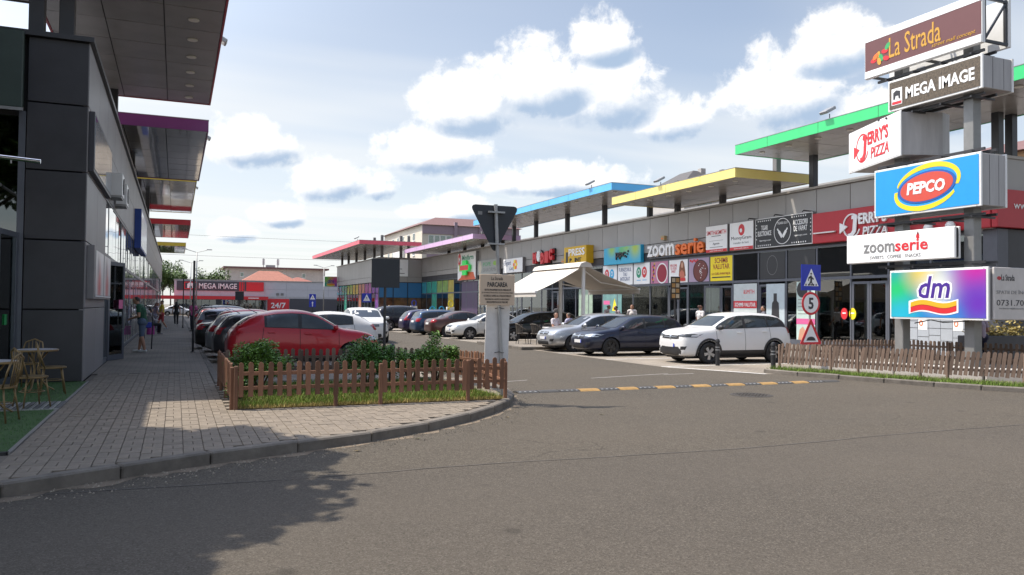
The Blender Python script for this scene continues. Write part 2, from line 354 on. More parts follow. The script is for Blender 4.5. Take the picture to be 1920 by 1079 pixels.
# ================================================================ ground
def sheet(name, pts, z, m, kind='structure'):
    o = MB().add([(x, y, z) for x, y in pts], [tuple(range(len(pts)))]).build(name, m); o['kind'] = kind; return o
GRND = mat('dusty_ground', (.16, .145, .12), .9, var=.3, scale=.2)
sheet('ground', [(-900, -400), (900, -400), (900, 1400), (-900, 1400)], -.03, GRND)
seam = [(-80+.5*i, 8.1+.1*math.sin(i*.21)+.06*math.sin(i*.53+1)+random.uniform(-.025, .025)) for i in range(341)]
sheet('road', [(-80, -30), (90, -30)]+seam[::-1], 0, ASPH2)
def dust(pts, w0, w1, name, m, z=.004):
    V = []; n = len(pts)
    for i, (x, y) in enumerate(pts):
        a, b = pts[max(i-1, 0)], pts[min(i+1, n-1)]; d = Vector((b[0]-a[0], b[1]-a[1])).normalized(); k = w0+(w1-w0)*random.random()
        V += [(x, y, z), (x+d.y*k, y-d.x*k, z-.002)]
    o = MB().add(V, [(2*i, 2*i+1, 2*i+3, 2*i+2) for i in range(n-1)]).build(name, m); o['kind'] = 'structure'; return o
sheet('parking_lane', seam+[(90, 170), (-80, 170)], 0, ASPH)
STALL = bricks('stall_paving', (.225, .19, .15), (.26, .222, .176), (.12, .11, .1), .2, .1)
sheet('parking_bay_paving', [(13.05, 19.4), (14.35, 16.7), (19.2, 16.7), (19.2, 87), (13.05, 87)], .004, STALL)
sheet('parking_bay_paving', [(.9, 17.3), (5.9, 17.3), (5.9, 120), (.9, 120)], .004, STALL)
LINE = mat('line_paint', (.62, .61, .58), .7, var=.35, scale=9)
sheet('painted_line', [(13.14, 19.6), (13.26, 19.6), (14.4, 16.75), (14.28, 16.72)], .008, LINE)
for k, y in enumerate((19.7, 22.95, 26.5, 37.6, 40.2, 42.8, 45.4, 48, 50.6, 53.2)):
    sheet('painted_line', [(13.1, y), (18.2, y), (18.2, y+.11), (13.1, y+.11)], .008, LINE)
for y in (20.2, 22.9, 25.6, 28.3, 31, 33.7, 36.4, 39.1):
    sheet('painted_line', [(1.2, y), (5.8, y), (5.8, y+.11), (1.2, y+.11)], .008, LINE)
FADED = mat('faded_line_paint', (.24, .225, .205), .8, var=.4, scale=6)
for (a, b, c, d) in ((9.3, 17.0, 11.9, 17.6), (6.4, 16.6, 7.6, 17.0), (11.6, 17.35, 12.6, 17.45)):
    sheet('painted_line', [(a, b), (c, d), (c, d+.09), (a, b+.09)], .004, FADED)
# worn seam where the two layers of asphalt meet
MB().add([(x, y-.012, .004) for x, y in seam]+[(x, y+random.uniform(.004, .022), .004) for x, y in seam], [(i, i+1, 341+i+1, 341+i) for i in range(340)]).build('road_seam', mat('seam', (.085, .075, .066), .9, var=.4, scale=4))['kind'] = 'structure'

def poly_in(x, y, P):
    c = False; n = len(P)
    for i in range(n):
        (x1, y1), (x2, y2) = P[i], P[(i+1) % n]
        if (y1 > y) != (y2 > y) and x < (x2-x1)*(y-y1)/(y2-y1)+x1: c = not c
    return c
def smooth_curve(pts, step):
    P = [Vector((*p, 0)) for p in pts]; out = []
    for i in range(len(P)-1):
        a, b, c, d = P[max(i-1, 0)], P[i], P[i+1], P[min(i+2, len(P)-1)]
        for k in range(12):
            t = k/12; out.append(.5*((2*b)+(c-a)*t+(2*a-5*b+4*c-d)*t*t+(3*b-a-3*c+d)*t**3))
    out.append(P[-1]); res = [out[0]]; acc = 0
    for i in range(1, len(out)):
        acc += (out[i]-out[i-1]).length
        if acc >= step: res.append(out[i]); acc = 0
    return [(p.x, p.y) for p in res]
KERB = mat('kerb_concrete', (.145, .127, .108), .9, var=.35, scale=4, bump=.6, bscale=18, isl=.12)
def kerb(pts, parent, h=.13, w=.15, step=1.0, far=1e9):
    """a row of kerb stones along a line; the stones lie to the left of the walking direction"""
    for i in range(len(pts)-1):
        a, b = Vector((*pts[i], 0)), Vector((*pts[i+1], 0)); L = (b-a).length
        mb = MB().bbox(.006, L-.006, 0, w, -.05, h, .018)
        M = Matrix.Translation(a+Vector((0, 0, random.uniform(-.004, .004)))) @ Matrix.Rotation(math.atan2(b.y-a.y, b.x-a.x), 4, 'Z') @ Matrix.Rotation(R(random.uniform(-.4, .4)), 4, 'Y')
        mb.v = [tuple(M @ Vector(q)) for q in mb.v]; mb.build('kerb_stone', KERB, parent)
KL = smooth_curve([(-14, 3.6), (-8, 5.5), (-4, 6.9), (-1.38, 8.18), (.38, 9.12), (2.31, 9.95), (4.08, 11.2), (5.5, 12.95), (6.1, 14.7), (6.12, 16.3), (5.6, 17.15)], .92)
KL2 = [(5.6, 17.15), (4.4, 17.25), (3.3, 17.25), (2.2, 17.25), (.9, 17.25)]
KL3 = [(.9, 17.25+1.5*i) for i in range(62)]
SLAB = mat('paving_bed', (.15, .126, .10), .95, var=.3, scale=5)
pave = struct(MB().add([(x, y, .1) for x, y in [(-14, 18.3)]+KL+KL2+[(.9, 20), (-1.7, 20), (-1.7, 18.3)]], [tuple(range(len(KL)+len(KL2)+4))]).build('pavement', SLAB))
PAVER = mat('paver', (.20, .166, .13), .85, var=.16, scale=9, bump=.3, bscale=80, isl=.1)
FARP = bricks('far_paving', (.19, .162, .132), (.22, .187, .152), (.09, .08, .07), .25, .125)
MB().box(-1.7, .9, 20, 112, 0, .12).build('far_pavement', FARP, pave)
kerb(KL, pave); kerb(KL2, pave); kerb(KL3, pave, step=1.5)
DUST = mat('gutter_dust', (.17, .132, .094), .95, var=.35, scale=5, bump=.3, bscale=40)
fine = [(KL[i][0]+(KL[i+1][0]-KL[i][0])*t/6, KL[i][1]+(KL[i+1][1]-KL[i][1])*t/6) for i in range(len(KL)-1) for t in range(6)]
dust(fine, .03, .22, 'gutter_dust', DUST)
gv = []
for i in range(2600):
    x, y = random.choice(fine); a, r_ = random.uniform(0, 6.28), abs(random.gauss(0, .28)); s_ = random.uniform(.004, .014); x += r_*.8+random.uniform(-.1, .1); y -= r_*.7+random.uniform(-.1, .1)
    gv += [(x-s_, y-s_, .002), (x+s_, y-s_*.6, .002), (x, y+s_, .002), (x, y, .002+s_*1.2)]
g_ = MB().add(gv, [f for i in range(2600) for f in ((4*i, 4*i+1, 4*i+3), (4*i+1, 4*i+2, 4*i+3), (4*i+2, 4*i, 4*i+3))]).build('grit', mat('grit', (.22, .19, .15), .9, var=.3, isl=.4)); tag(stuff(g_), 'loose grit scattered along the curved kerb', 'grit')
island = [(-14, 18.3)]+KL+KL2+[(.9, 20), (-1.7, 20), (-1.7, 18.3)]
def near_kerb(x, y): return min((x-a)**2+(y-b)**2 for a, b in KDENSE) < .2**2
KDENSE = [(KL[i][0]+(KL[i+1][0]-KL[i][0])*t/8, KL[i][1]+(KL[i+1][1]-KL[i][1])*t/8) for i in range(len(KL)-1) for t in range(8)]+[(.9-.0, 17.25+.1*i) for i in range(30)]+[(.9+.1*i, 17.22) for i in range(48)]
# basket-weave pavers: the nearest 300 are single stones, the rest of the near paving one mass of stones
pm = MB().bbox(-.101, .101, -.0495, .0495, -.03, .02, .004).mesh('paver', PAVER)
cells = []
for i in range(-16, 32):
    for j in range(28, 100):
        x, y = i*.21, j*.21
        if not (y < 20 and x > -1.62): continue
        for q in (-.0525, .0525):
            px, py, rz = (x, y+q, 0) if (i+j) % 2 else (x+q, y, math.pi/2)
            if not poly_in(px, py, island) or near_kerb(px, py) or (.82 < px < 5.3 and 12.66 < py < 17) or (py > 17.1 and px > .7): continue
            cells.append((px, py, rz))
cells.sort(key=lambda c: c[0]**2+c[1]**2+(60 if c[0] < -.18*c[1]-.2 else 0))
for (x, y, rz) in cells[:300]:
    inst('paver', pm, pave, (x, y, .1+random.uniform(-.003, .002)), (R(random.uniform(-.5, .5)), R(random.uniform(-.5, .5)), rz+R(random.uniform(-.6, .6))))
rest = MB()
for (x, y, rz) in cells[300:]:
    M = Matrix.Translation((x, y, .1+random.uniform(-.003, .002))) @ Matrix.Rotation(rz+R(random.uniform(-.5, .5)), 4, 'Z') @ Matrix.Rotation(R(random.uniform(-.5, .5)), 4, 'X')
    rest.box(-.1, .1, -.049, .049, -.03, .02, M=M)
stuff(rest.build('paver_field', PAVER, pave))
# right-hand pavement and terrace islands
pave2 = struct(MB().box(19.35, 25.8, 16.9, 87.7, -.02, .12).build('shop_pavement', FARP))
kerb([(19.2, 87.5-1.5*i) for i in range(48)], pave2)
isl2 = struct(MB().box(12.75, 19.19, 29.0, 33.9, -.02, .12).build('terrace_paving', FARP))
kerb([(12.6, 33.9), (12.6, 32.9), (12.6, 31.9), (12.6, 30.9), (12.6, 29.9), (12.6, 28.9)], isl2); kerb([(12.6, 28.85), (13.6, 28.85), (14.6, 28.85), (15.6, 28.85), (16.6, 28.85), (17.6, 28.85), (18.6, 28.85)], isl2)
KR = smooth_curve([(14.55, 17.1), (14.62, 16.6), (15.19, 14.63), (15.88, 12.56), (16.5, 11.25), (18.0, 9.9), (21, 9.0), (26, 8.6), (34, 8.5)], .95)
grn = struct(MB().add([(x, y, .09) for x, y in KR+[(34, 18.4), (19.3, 18.4), (19.3, 17.1)]], [tuple(range(len(KR)+3))]).build('verge', mat('soil', (.11, .085, .06), .95, var=.35, scale=4)))
kerb(KR, grn, h=.11)
SHOPP = sheet('corner_paving', [(19.4, 9.9), (34, 9.6), (34, 18.6), (19.4, 18.6)], .1, FARP)
# speed bump: alternate black and yellow rubber segments with studs
bump_root = top('speed_bump', 'long low speed bump of black and yellow rubber blocks across the lane', 'speed bump', (10.4, 14.6, 0))
RUB, RUBY = mat('rubber_black', (.05, .048, .046), .7, var=.3, scale=8), mat('rubber_yellow', (.30, .18, .06), .8, var=.3, scale=10)
prof = [(-.16, 0), (-.13, .02), (-.05, .035), (.05, .035), (.13, .02), (.16, 0)]
Mb = Matrix(((0, 0, 1, 0), (1, 0, 0, 0), (0, 1, 0, 0), (0, 0, 0, 1)))
for i in range(18):
    x0 = 6.25+i*.463
    seg = MB().prism([(14.6+a+random.uniform(-.004, .004), b+.001) for a, b in prof], x0+.008, x0+.455, M=Mb).build('bump_block', RUBY if i % 2 and 1 < i < 17 else RUB, bump_root)
    if not (i % 2):
        st = MB()
        for q in range(4): st.bbox(x0+.05+q*.11, x0+.09+q*.11, 14.6-.125, 14.6-.06, .014, .032, .005)
        st.build('reflector', GALV, seg)
mh = top('manhole_cover', 'round worn manhole cover set into the asphalt lane', 'manhole cover', (10.6, 12.8, 0))
MB().lathe([(.42, -.02), (.42, .004), (.36, .006), (.36, .003)], 32, M=Matrix.Translation((10.6, 12.8, 0))).build('rim', mat('cast_iron', (.07, .062, .055), .7, metal=.5, var=.3, scale=12), mh)
lid = MB().lathe([(.35, -.02), (.35, .004)], 32, M=Matrix.Translation((10.6, 12.8, 0)))
for i in range(-3, 4):
    for j in range(-3, 4):
        if i*i+j*j < 11: lid.box(10.6+i*.09-.03, 10.6+i*.09+.03, 12.8+j*.09-.03, 12.8+j*.09+.03, .004, .008)
lid.build('lid', MATS['cast_iron'], mh)
# artificial turf and door mat by the entrance
TURF = mat('turf_base', (.035, .085, .02), .95, var=.3, scale=6)
turf = MB().box(-9, -1.62, 9.9, 18.18, .1, .128); turf = struct(turf.build('turf', TURF))
MB().box(-9, -1.6, 9.82, 9.9, .1, .132).build('turf_edge', BLACK, turf)
MB().box(-1.62, -1.58, 9.82, 18.18, .1, .132).build('turf_edge', mat('edging', (.2, .19, .18), .6), turf)
tb = []
for i in range(9000):
    x, y = random.uniform(-3.6, -1.64), random.uniform(9.95, 18.1); h, a = random.uniform(.012, .026), random.uniform(0, 6.28)
    tb += [(x, y, .127), (x+.008*math.cos(a), y+.008*math.sin(a), .127), (x+random.uniform(-.01, .01), y+random.uniform(-.01, .01), .127+h)]
stuff(MB().add(tb, [(3*i, 3*i+1, 3*i+2) for i in range(9000)]).build('turf_pile', mat('turf_pile', (.05, .13, .03), .8, var=.3, isl=.3), turf))
dm = top('door_mat', 'striped grey metal door mat lying on the artificial turf', 'door mat', (-2.1, 14.0, .13))
for i in range(15):
    MB().bbox(-2.62+i*.07, -2.565+i*.07, 13.55, 14.55, .129, .142, .004).build('slat', GALV if i % 2 else mat('mat_strip', (.10, .1, .105), .8), dm)
MB().box(-2.64, -1.57, 13.53, 13.55, .128, .145).build('frame', GALV, dm)

# ================================================================ canopies
def canopy(label, X0, X1, Y0, Y1, z, th, col, outer, cols, gloss=False, lights=True, stub=.0, zbase=7.1, flood=()):
    m = mat('canopy_'+label.split()[0]+label.split()[1], col, .35, var=.08, scale=.8)
    c = top('roof_canopy', label, 'canopy', ((X0+X1)/2, (Y0+Y1)/2, z), group='flat coloured canopies above the shop roofs')
    t = .05
    MB().box(X0+t, X1-t, Y0+t, Y1-t, z+.08, z+th-.03).build('roof_deck', STEEL, c)
    for (a, b, d, e) in ((X0, X1, Y0, Y0+t), (X0, X1, Y1-t, Y1), (X0, X0+t, Y0+t, Y1-t), (X1-t, X1, Y0+t, Y1-t)):
        MB().box(a, b, d, e, z, z+th).build('fascia', m, c)
    nx = max(2, round((X1-X0)/1.5)); ny = max(2, round((Y1-Y0)/1.7)); px, py = (X1-X0-2*t)/nx, (Y1-Y0-2*t)/ny
    me = MB().box(-px/2+.012, px/2-.012, -py/2+.012, py/2-.012, 0, .025).mesh('soffit_panel', SOFG if gloss else SOFF)
    MB().box(X0+t, X1-t, Y0+t, Y1-t, z+.05, z+.07).build('soffit_backing', JOINT, c)
    for i in range(nx):
        for j in range(ny):
            x, y = X0+t+(i+.5)*px, Y0+t+(j+.5)*py
            p = inst('soffit_panel', me, c, (x, y, z+.02+random.uniform(-.003, .003)), (R(random.uniform(-.15, .15)), R(random.uniform(-.15, .15)), 0))
            if lights and i == (0 if outer < 0 else nx-1):
                MB().lathe([(.13, z-.012), (.13, z+.01)], 16, M=Matrix.Translation((x, y, 0))).build('downlight', LAMPW, c)
    ye = Y0+2.6
    while ye < Y1-1 and Y1-Y0 > 8:
        xe = X0 if outer < 0 else X1; MB().box(xe-.003, xe+.003, ye-.008, ye+.008, z+.004, z+th-.004).build('fascia_joint', JOINT, c); ye += 2.9
    MB().box(X0-.01, X1+.01, Y0-.01, Y1+.01, z+th-.005, z+th+.02).build('edge_flashing', GALV, c)
    for (x, y) in cols:
        MB().bbox(x-.14, x+.14, y-.14, y+.14, zbase, z+th+stub, .01).build('column', STEEL if not stub else mat('column_grey', (.14, .13, .125), .5), c)
        MB().box(x-.25, x+.25, y-.25, y+.25, zbase, zbase+.04).build('base_plate', STEEL, c)
    for y in flood:
        x = X0+.1 if outer < 0 else X1-.1
        fl = top('floodlight', 'small grey floodlight on top of the '+' '.join(label.split()[:2]).replace('long ', '').replace('flat ', '')+' canopy edge', 'floodlight', (x, y, z+th))
        MB().tube([(x, y, z+th), (x, y, z+th+.22)], .02, 6).build('bracket', STEEL, fl)
        Ms = Matrix.Translation((x+outer*.1, y, z+th+.34)) @ Matrix.Rotation(R(28*outer), 4, 'Y')
        MB().bbox(-.26, .26, -.2, .2, -.06, .06, .02, M=Ms).build('housing', GALV, fl)
        MB().box(-.22, .22, -.16, .16, -.066, -.061, M=Ms).build('lens', LAMPW, fl)
    return c
CA = 23.0; CB = 27.4
canopy('long green canopy over the pizza shop, nearest on the right row', CA, CB, 15.5, 28.9, 8.62, .42, (.05, .60, .20), -1, [(26.3, 27.6), (26.3, 22.2), (26.3, 18.9), (27.0, 18.9)], flood=(23.4,))
canopy('flat yellow canopy between the green and blue canopies', CA, CB, 28.9, 39.85, 7.62, .42, (.88, .72, .22), -1, [(26.5, 30.2), (26.5, 34.3), (26.5, 38.4)], stub=1.0, flood=(35.0,))
canopy('long blue canopy behind the yellow one on the right', CA, CB, 39.9, 63, 8.5, .42, (.11, .46, .82), -1, [(26.3, 41), (26.3, 46.5), (26.3, 52), (26.3, 57.5), (26.3, 62)], flood=(42.5,))
canopy('lilac and violet canopy above the pharmacy signs', CA, CB, 63.1, 85, 7.42, .42, (.62, .42, .64), -1, [(26.5, 65), (26.5, 70), (26.5, 75), (26.5, 80)], stub=.9)
canopy('pink red canopy on the far projecting wing', 18.05, 25, 85.1, 117, 8.3, .42, (.72, .10, .15), -1, [(21.3, 88.3), (21.3, 92), (21.3, 97), (21.3, 102), (21.3, 107), (21.3, 111.5), (23.5, 88.3), (24.4, 88.3)], stub=.9, flood=(86.5,))
LA, LB = -4.7, 1.0
canopy('big red edged canopy overhead, nearest on the left row', -3.1, LB, 16.9, 29.8, 8.68, .42, (.42, .03, .05), 1, [(-2.72, 18.75), (-2.2, 18.95), (-2.0, 29.0)], flood=(24.5,))
canopy('purple canopy with mirror soffit on the left row', LA, LB, 31.3, 44.2, 8.05, .42, (.17, .04, .15), 1, [(-2.1, 32.5), (-2.1, 43)], gloss=True, lights=False, flood=(36,))
canopy('gold yellow canopy behind the purple one on the left row', LA, LB, 49.5, 67, 8.75, .42, (.55, .38, .02), 1, [(-2.1, 51), (-2.1, 66)], gloss=True, lights=False, flood=(57,))
canopy('small red canopy far along the left row', LA, LB, 69, 83, 8.0, .42, (.42, .02, .035), 1, [(-2.1, 70), (-2.1, 82)], gloss=True, lights=False)
canopy('mustard yellow canopy at the far end of the left row', LA, LB, 103, 118, 8.55, .42, (.55, .38, .02), 1, [(-2.1, 104), (-2.1, 112)], gloss=True, lights=False)
canopy('red entrance canopy wing beside the left corner', -14, -4.66, 6.5, 16.88, 8.68, .42, (.42, .03, .05), 1, [], lights=False)
canopy('inner slab of the left corner canopy above the roof', -14, -3.12, 16.9, 21.4, 8.68, .42, (.10, .09, .09), 1, [(-6, 19.5)], lights=False)

# ================================================================ left building
LBD = top('shop_row', 'long dark grey shop row with glazed front on the left', 'building', (-6, 60, 0))
FL = Face((-1.7, 0, 0), (0, 1, 0)); FE = Face((0, 18.2, 0), (1, 0, 0))
MB().box(-13.5, -1.82, 18.36, 112, 0, 7.0).build('wall', JOINT, LBD)
MB().box(-13.6, -1.62, 18.1, 112.1, 7.0, 7.1).build('parapet_cap', STEEL, LBD)
zz = [.12, 1.57, 2.96, 4.35, 5.7, 7.0]
for i in range(5):
    MB().bbox(-2.78, -1.72, 18.2, 18.34, zz[i]+.012, zz[i+1]-.012, .008).build('wall_panel', DARKM, LBD)
def lp(y0, y1, z0, z1, m=LGREY, d0=-.1, d1=0): return MB().bbox(-1.7+d0, -1.7+d1, y0+.008, y1-.008, z0+.008, z1-.008, .006).build('wall_panel', m, LBD)
for z0, z1 in ((.12, 1.6), (2.96, 4.35), (5.7, 7.0)):
    lp(18.2, 20.6, z0, z1); lp(20.6, 23, z0, z1)
lp(18.2, 23, 1.6, 2.96); lp(18.2, 23, 4.35, 5.7)
BAYL = 1.35; YL0 = 23.0
PT = [mat('posted_pane_%d' % i, c, .12, var=.3, scale=2, spec=.7) for i, c in enumerate(((.30, .06, .08), (.10, .16, .30), (.32, .28, .12), (.12, .22, .16)))]
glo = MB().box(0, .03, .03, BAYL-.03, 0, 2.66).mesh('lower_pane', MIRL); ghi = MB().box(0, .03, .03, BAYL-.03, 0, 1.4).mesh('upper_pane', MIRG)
mul = MB().box(0, .048, -.025, .025, 0, 4.3).mesh('mullion', FRAME); fpl = MB().bbox(0, .1, .008, 2*BAYL-.008, 0, 1.26, .006).mesh('fascia_panel', LGREY)
for i in range(66):
    y = YL0+i*BAYL
    if y > 111: break
    inst('mullion', mul, LBD, (-1.77, y, .12))
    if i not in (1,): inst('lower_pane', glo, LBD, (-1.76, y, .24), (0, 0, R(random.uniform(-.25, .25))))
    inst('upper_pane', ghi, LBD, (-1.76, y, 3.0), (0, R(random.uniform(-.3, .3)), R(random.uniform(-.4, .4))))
    if i % 2 == 0:
        inst('fascia_panel', fpl, LBD, (-1.8, y, 4.46)); inst('fascia_panel', fpl, LBD, (-1.8, y, 5.73))
    if i in (3, 6, 9, 13, 17, 22): slab(FL, 'window_poster', PT[i % 4], LBD, y+.12, y+BAYL-.12, .9+.2*(i % 3), 2.5, -.028, -.02)
MB().box(-1.8, -1.712, YL0, 112, 2.9, 3.0).build('transom', GALV, LBD); MB().box(-1.8, -1.714, YL0, 112, 4.4, 4.46).build('transom', FRAME, LBD); MB().box(-1.8, -1.712, YL0, 112, .12, .24).build('base_rail', FRAME, LBD)
# glazed entrance in the end wall
for x in (-2.86, -4.2, -5.5): MB().box(x-.06, x+.06, 18.22, 18.34, .12, 5.5).build('mullion', FRAME, LBD)
for x0, x1 in ((-4.14, -2.92), (-5.44, -4.26)):
    MB().box(x0, x1, 18.27, 18.3, .2, 2.9).build('lower_pane', GLASS, LBD); MB().box(x0, x1, 18.27, 18.3, 3.02, 5.4).build('upper_pane', GLASS, LBD)
    MB().box(x0, x1, 18.22, 18.33, 2.9, 3.02).build('transom', FRAME, LBD)
def door_leaf(parent, hinge, ang, w=.95, h=2.75, z=.13, name='door', handle=True):
    M = Matrix.Translation((hinge[0], hinge[1], z)) @ Matrix.Rotation(ang, 4, 'Z')
    d = MB()
    for (a, b, c, e) in ((0, .09, 0, h), (w-.09, w, 0, h), (.09, w-.09, 0, .14), (.09, w-.09, h-.1, h)): d.box(a, b, -.025, .025, c, e, M=M)
    d = d.build(name, FRAME, parent)
    MB().box(.09, w-.09, -.008, .008, .14, h-.1, M=M).build('pane', GLASS2, d)
    if handle: MB().tube([(w-.14, -.03, .85), (w-.14, -.1, .87), (w-.14, -.1, 1.5), (w-.14, -.03, 1.52)], .016, 8, M=M).build('handle', GALV, d, smooth=True)
    return d
d1 = door_leaf(LBD, (-2.9, 18.2), R(-97), 1.1, 2.95)
slab(Face((-2.96, 17.6, 0), (0, 1, 0)), 'sticker', GRN, d1, -.1, .18, 1.28, 1.48, .0, .004)
d2 = door_leaf(LBD, (-1.72, 24.35), R(68), .95, 2.72)
slab(Face((-1.6, 24.62, 1.2), (.4, .92, 0)), 'sticker', PINK, d2, .2, .42, .35, .6, .06, .065)
# row things on the left front
pb = top('poster_box', 'two red and white posters in a wall case by the left corner', 'poster case', (-1.6, 20.6, 1.8))
slab(FL, 'case', LGREY, pb, 18.45, 22.9, 1.8, 2.9, .005, .14)
for k, (a, b) in enumerate(((18.75, 20.65), (20.85, 22.75))):
    p = slab(FL, 'poster', blobs('food_poster_%d' % k, (.62, .6, .6), [(-1.0+k*2.1, .3, .7, (.55, .05, .05)), (-.4+k*2, .8, .5, (.72, .7, .72)), (-1.3+k*2.2, .7, .4, (.25, .2, .25))]), pb, a, b, 1.88, 2.82, .141, .15)
    MB().box(-1.552, -1.54, a-.04, b+.04, 1.84, 1.87).build('frame', WHITE, pb)
lb = top('light_box', 'big white and blue lightbox sign on the near left wall', 'sign', (-1.5, 20.6, 4.4))
slab(FL, 'case', paint('case_grey', (.04, .04, .05)), lb, 18.25, 22.95, 4.4, 5.62, .005, .11)
slab(FL, 'face_panel', mat('acrylic_face', (.5, .55, .62), .05, metal=.7, var=.35, scale=1.1, spec=.8), lb, 18.33, 22.87, 4.47, 5.55, .111, .12)
bs = top('blue_sign', 'tall blue sided lightbox sticking out above the left shop windows', 'sign', (-1.5, 41, 4.1))
slab(FL, 'case', paint('royal_blue', (.012, .055, .30)), bs, 38, 45, 4.1, 5.8, .005, .26); slab(FL, 'face_panel', mat('pale_face', (.5, .53, .6), .2), bs, 38.1, 44.9, 4.18, 5.72, .261, .27)
for k, y in enumerate((24.2, 26.3)):
    a = top('air_conditioner', ('nearer' if k == 0 else 'farther')+' white air conditioner unit on the left shop fascia', 'air conditioner', (-1.5, y, 4.6))
    slab(FL, 'casing', WHITEP, a, y-.45, y+.45, 4.6, 5.2, .03, .32); MB().lathe([(.22, 0), (.22, .02)], 18, M=FL.M @ Matrix.Translation((y+.1, 4.9, .321))).build('fan_grille', BLACK, a)
    slab(FL, 'bracket', GALV, a, y-.4, y+.4, 4.55, 4.6, .0, .3)
mg = top('green_sign', 'dark green sign panel above the left entrance', 'sign', (-4, 18, 5.5))
MB().bbox(-6.2, -2.84, 18.02, 18.19, 5.52, 7.05, .02).build('panel', mat('bottle_green', (.04, .062, .055), .5, var=.15), mg); MB().box(-6.2, -2.82, 18.0, 18.03, 5.46, 5.52).build('bottom_rail', GALV, mg)
hb = top('blade_sign', 'white rimmed hanging sign on a chrome arm at the left frame edge', 'sign', (-2.9, 14.2, 3.5))
MB().tube([(-2.88, 14.4, 3.98), (-2.0, 14.4, 3.93)], .035, 12).build('arm', mat('chrome', (.6, .6, .62), .15, metal=1, var=0), hb, smooth='auto')
MB().bbox(-3.3, -2.62, 14.34, 14.46, 3.75, 4.5, .05).build('panel', WHITEP, hb)
MB().bbox(-3.26, -2.66, 14.332, 14.34, 3.8, 4.45, .003).build('face_panel', BLACK, hb)
MB().tube([(-3.2, 14.4, 4.0), (-3.2, 18.2, 4.0)], .03, 8).build('wall_arm', GALV, hb)
MB().lathe([(.012, -.05), (.012, 0)], 8, M=Matrix.Translation((-2.4, 14.4, 3.92))).build('hook', GALV, hb)
# ================================================================ right building
RBD = top('shop_row', 'long grey panelled shop row with bright signs on the right', 'building', (32, 55, 0))
FR = Face((25.8, 0, 0), (0, -1, 0))          # u = -Y
def Y(a, b): return (-b, -a)                  # a span of world Y as u0, u1
MB().box(25.95, 40, 18.75, 90, 4.46, 7.0).build('wall', JOINT, RBD); MB().box(29.6, 40, 18.75, 90, 0, 4.46).build('wall', JOINT, RBD)
MB().box(25.9, 29.6, 18.8, 90, .02, .12).build('shop_floor', mat('shop_tiles', (.3, .29, .27), .35, var=.1), RBD)
INW = [mat('shop_wall_%d' % i, c, .7) for i, c in enumerate(((.5, .47, .42), (.22, .3, .3), (.42, .36, .3), (.3, .3, .34), (.5, .5, .5)))]
GOODS = [mat('goods_%d' % i, c, .5, var=.4, scale=14, isl=.4) for i, c in enumerate(((.45, .12, .08), (.12, .2, .4), (.5, .42, .2), (.2, .35, .2), (.5, .5, .5)))]
for i, y0 in enumerate((19.0, 26.9, 30.7, 34.5, 40.2, 46, 51.6, 57.3, 63, 69, 75, 81)):
    y1 = (19.0, 26.9, 30.7, 34.5, 40.2, 46, 51.6, 57.3, 63, 69, 75, 81, 89)[i+1]
    MB().box(29.5, 29.58, y0+.1, y1-.1, .12, 4.4).build('shop_back_wall', INW[i % 5], RBD); MB().box(26.0, 29.5, y1-.06, y1+.06, .12, 4.4).build('shop_partition', INW[(i+2) % 5], RBD)
    for q in range(3):
        ya = y0+.4+q*(y1-y0-.6)/3; yb = ya+(y1-y0)/3-.6
        sh = MB()
        for z in (.5, .95, 1.4, 1.85): sh.box(28.9, 29.4, ya, yb, z-.04, z)
        sh = sh.build('shelf', WHITEP, RBD); gd = MB()
        for z in (.5, .95, 1.4, 1.85):
            yy = ya+.05
            while yy < yb-.2: w_ = random.uniform(.1, .28); gd.box(28.95, 29.35, yy, yy+w_-.02, z+.002, z+random.uniform(.15, .36)); yy += w_
        stuff(gd.build('goods', GOODS[(i+q) % 5], sh))
    if i % 2 == 0: MB().bbox(27.2, 27.8, y0+.6, y0+2.2, .12, 1.1, .02).build('counter', INW[(i+1) % 5], RBD)
MB().box(25.68, 40.1, 18.55, 87.6, 7.0, 7.1).build('parapet_cap', mat('cap_metal', (.30, .27, .24), .4, metal=.4), RBD)
MOD = 1.9; YR0 = 26.9
def rp(y0, y1, z0, z1, m=GREYP): return MB().bbox(25.8, 25.94, y0+.01, y1-.01, z0+.01, z1-.01, .008).build('wall_panel', m, RBD)
pup = MB().bbox(0, .14, .012, MOD-.012, .01, 1.52, .008).mesh('wall_panel', GREYP); pmi = MB().bbox(0, .14, .012, MOD-.012, .01, .48, .008).mesh('wall_panel', GREYP)
plo = MB().bbox(.01, .14, .012, MOD-.012, .01, .44, .008).mesh('wall_panel', DARKM)
gup = MB().box(0, .03, .04, MOD-.04, 0, 1.3).mesh('upper_pane', GLASS); glw = MB().box(0, .03, .04, MOD-.04, 0, 2.65).mesh('lower_pane', GLASS2); mlr = MB().box(0, .12, -.04, .04, 0, 4.35).mesh('mullion', FRAME)
DOORS = {-2: 1, 1: 1, 3: 1, 5: 1, 9: 1, 13: 1, 17: 1, 21: 1}
HUES = [(.05, .30, .36), (.06, .33, .24), (.24, .36, .10), (.50, .42, .10), (.46, .22, .15), (.36, .12, .27), (.20, .09, .30)]
FILM = [mat('window_film_%d' % i, c, .12, var=.35, scale=1.3, spec=.7) for i, c in enumerate(HUES)]
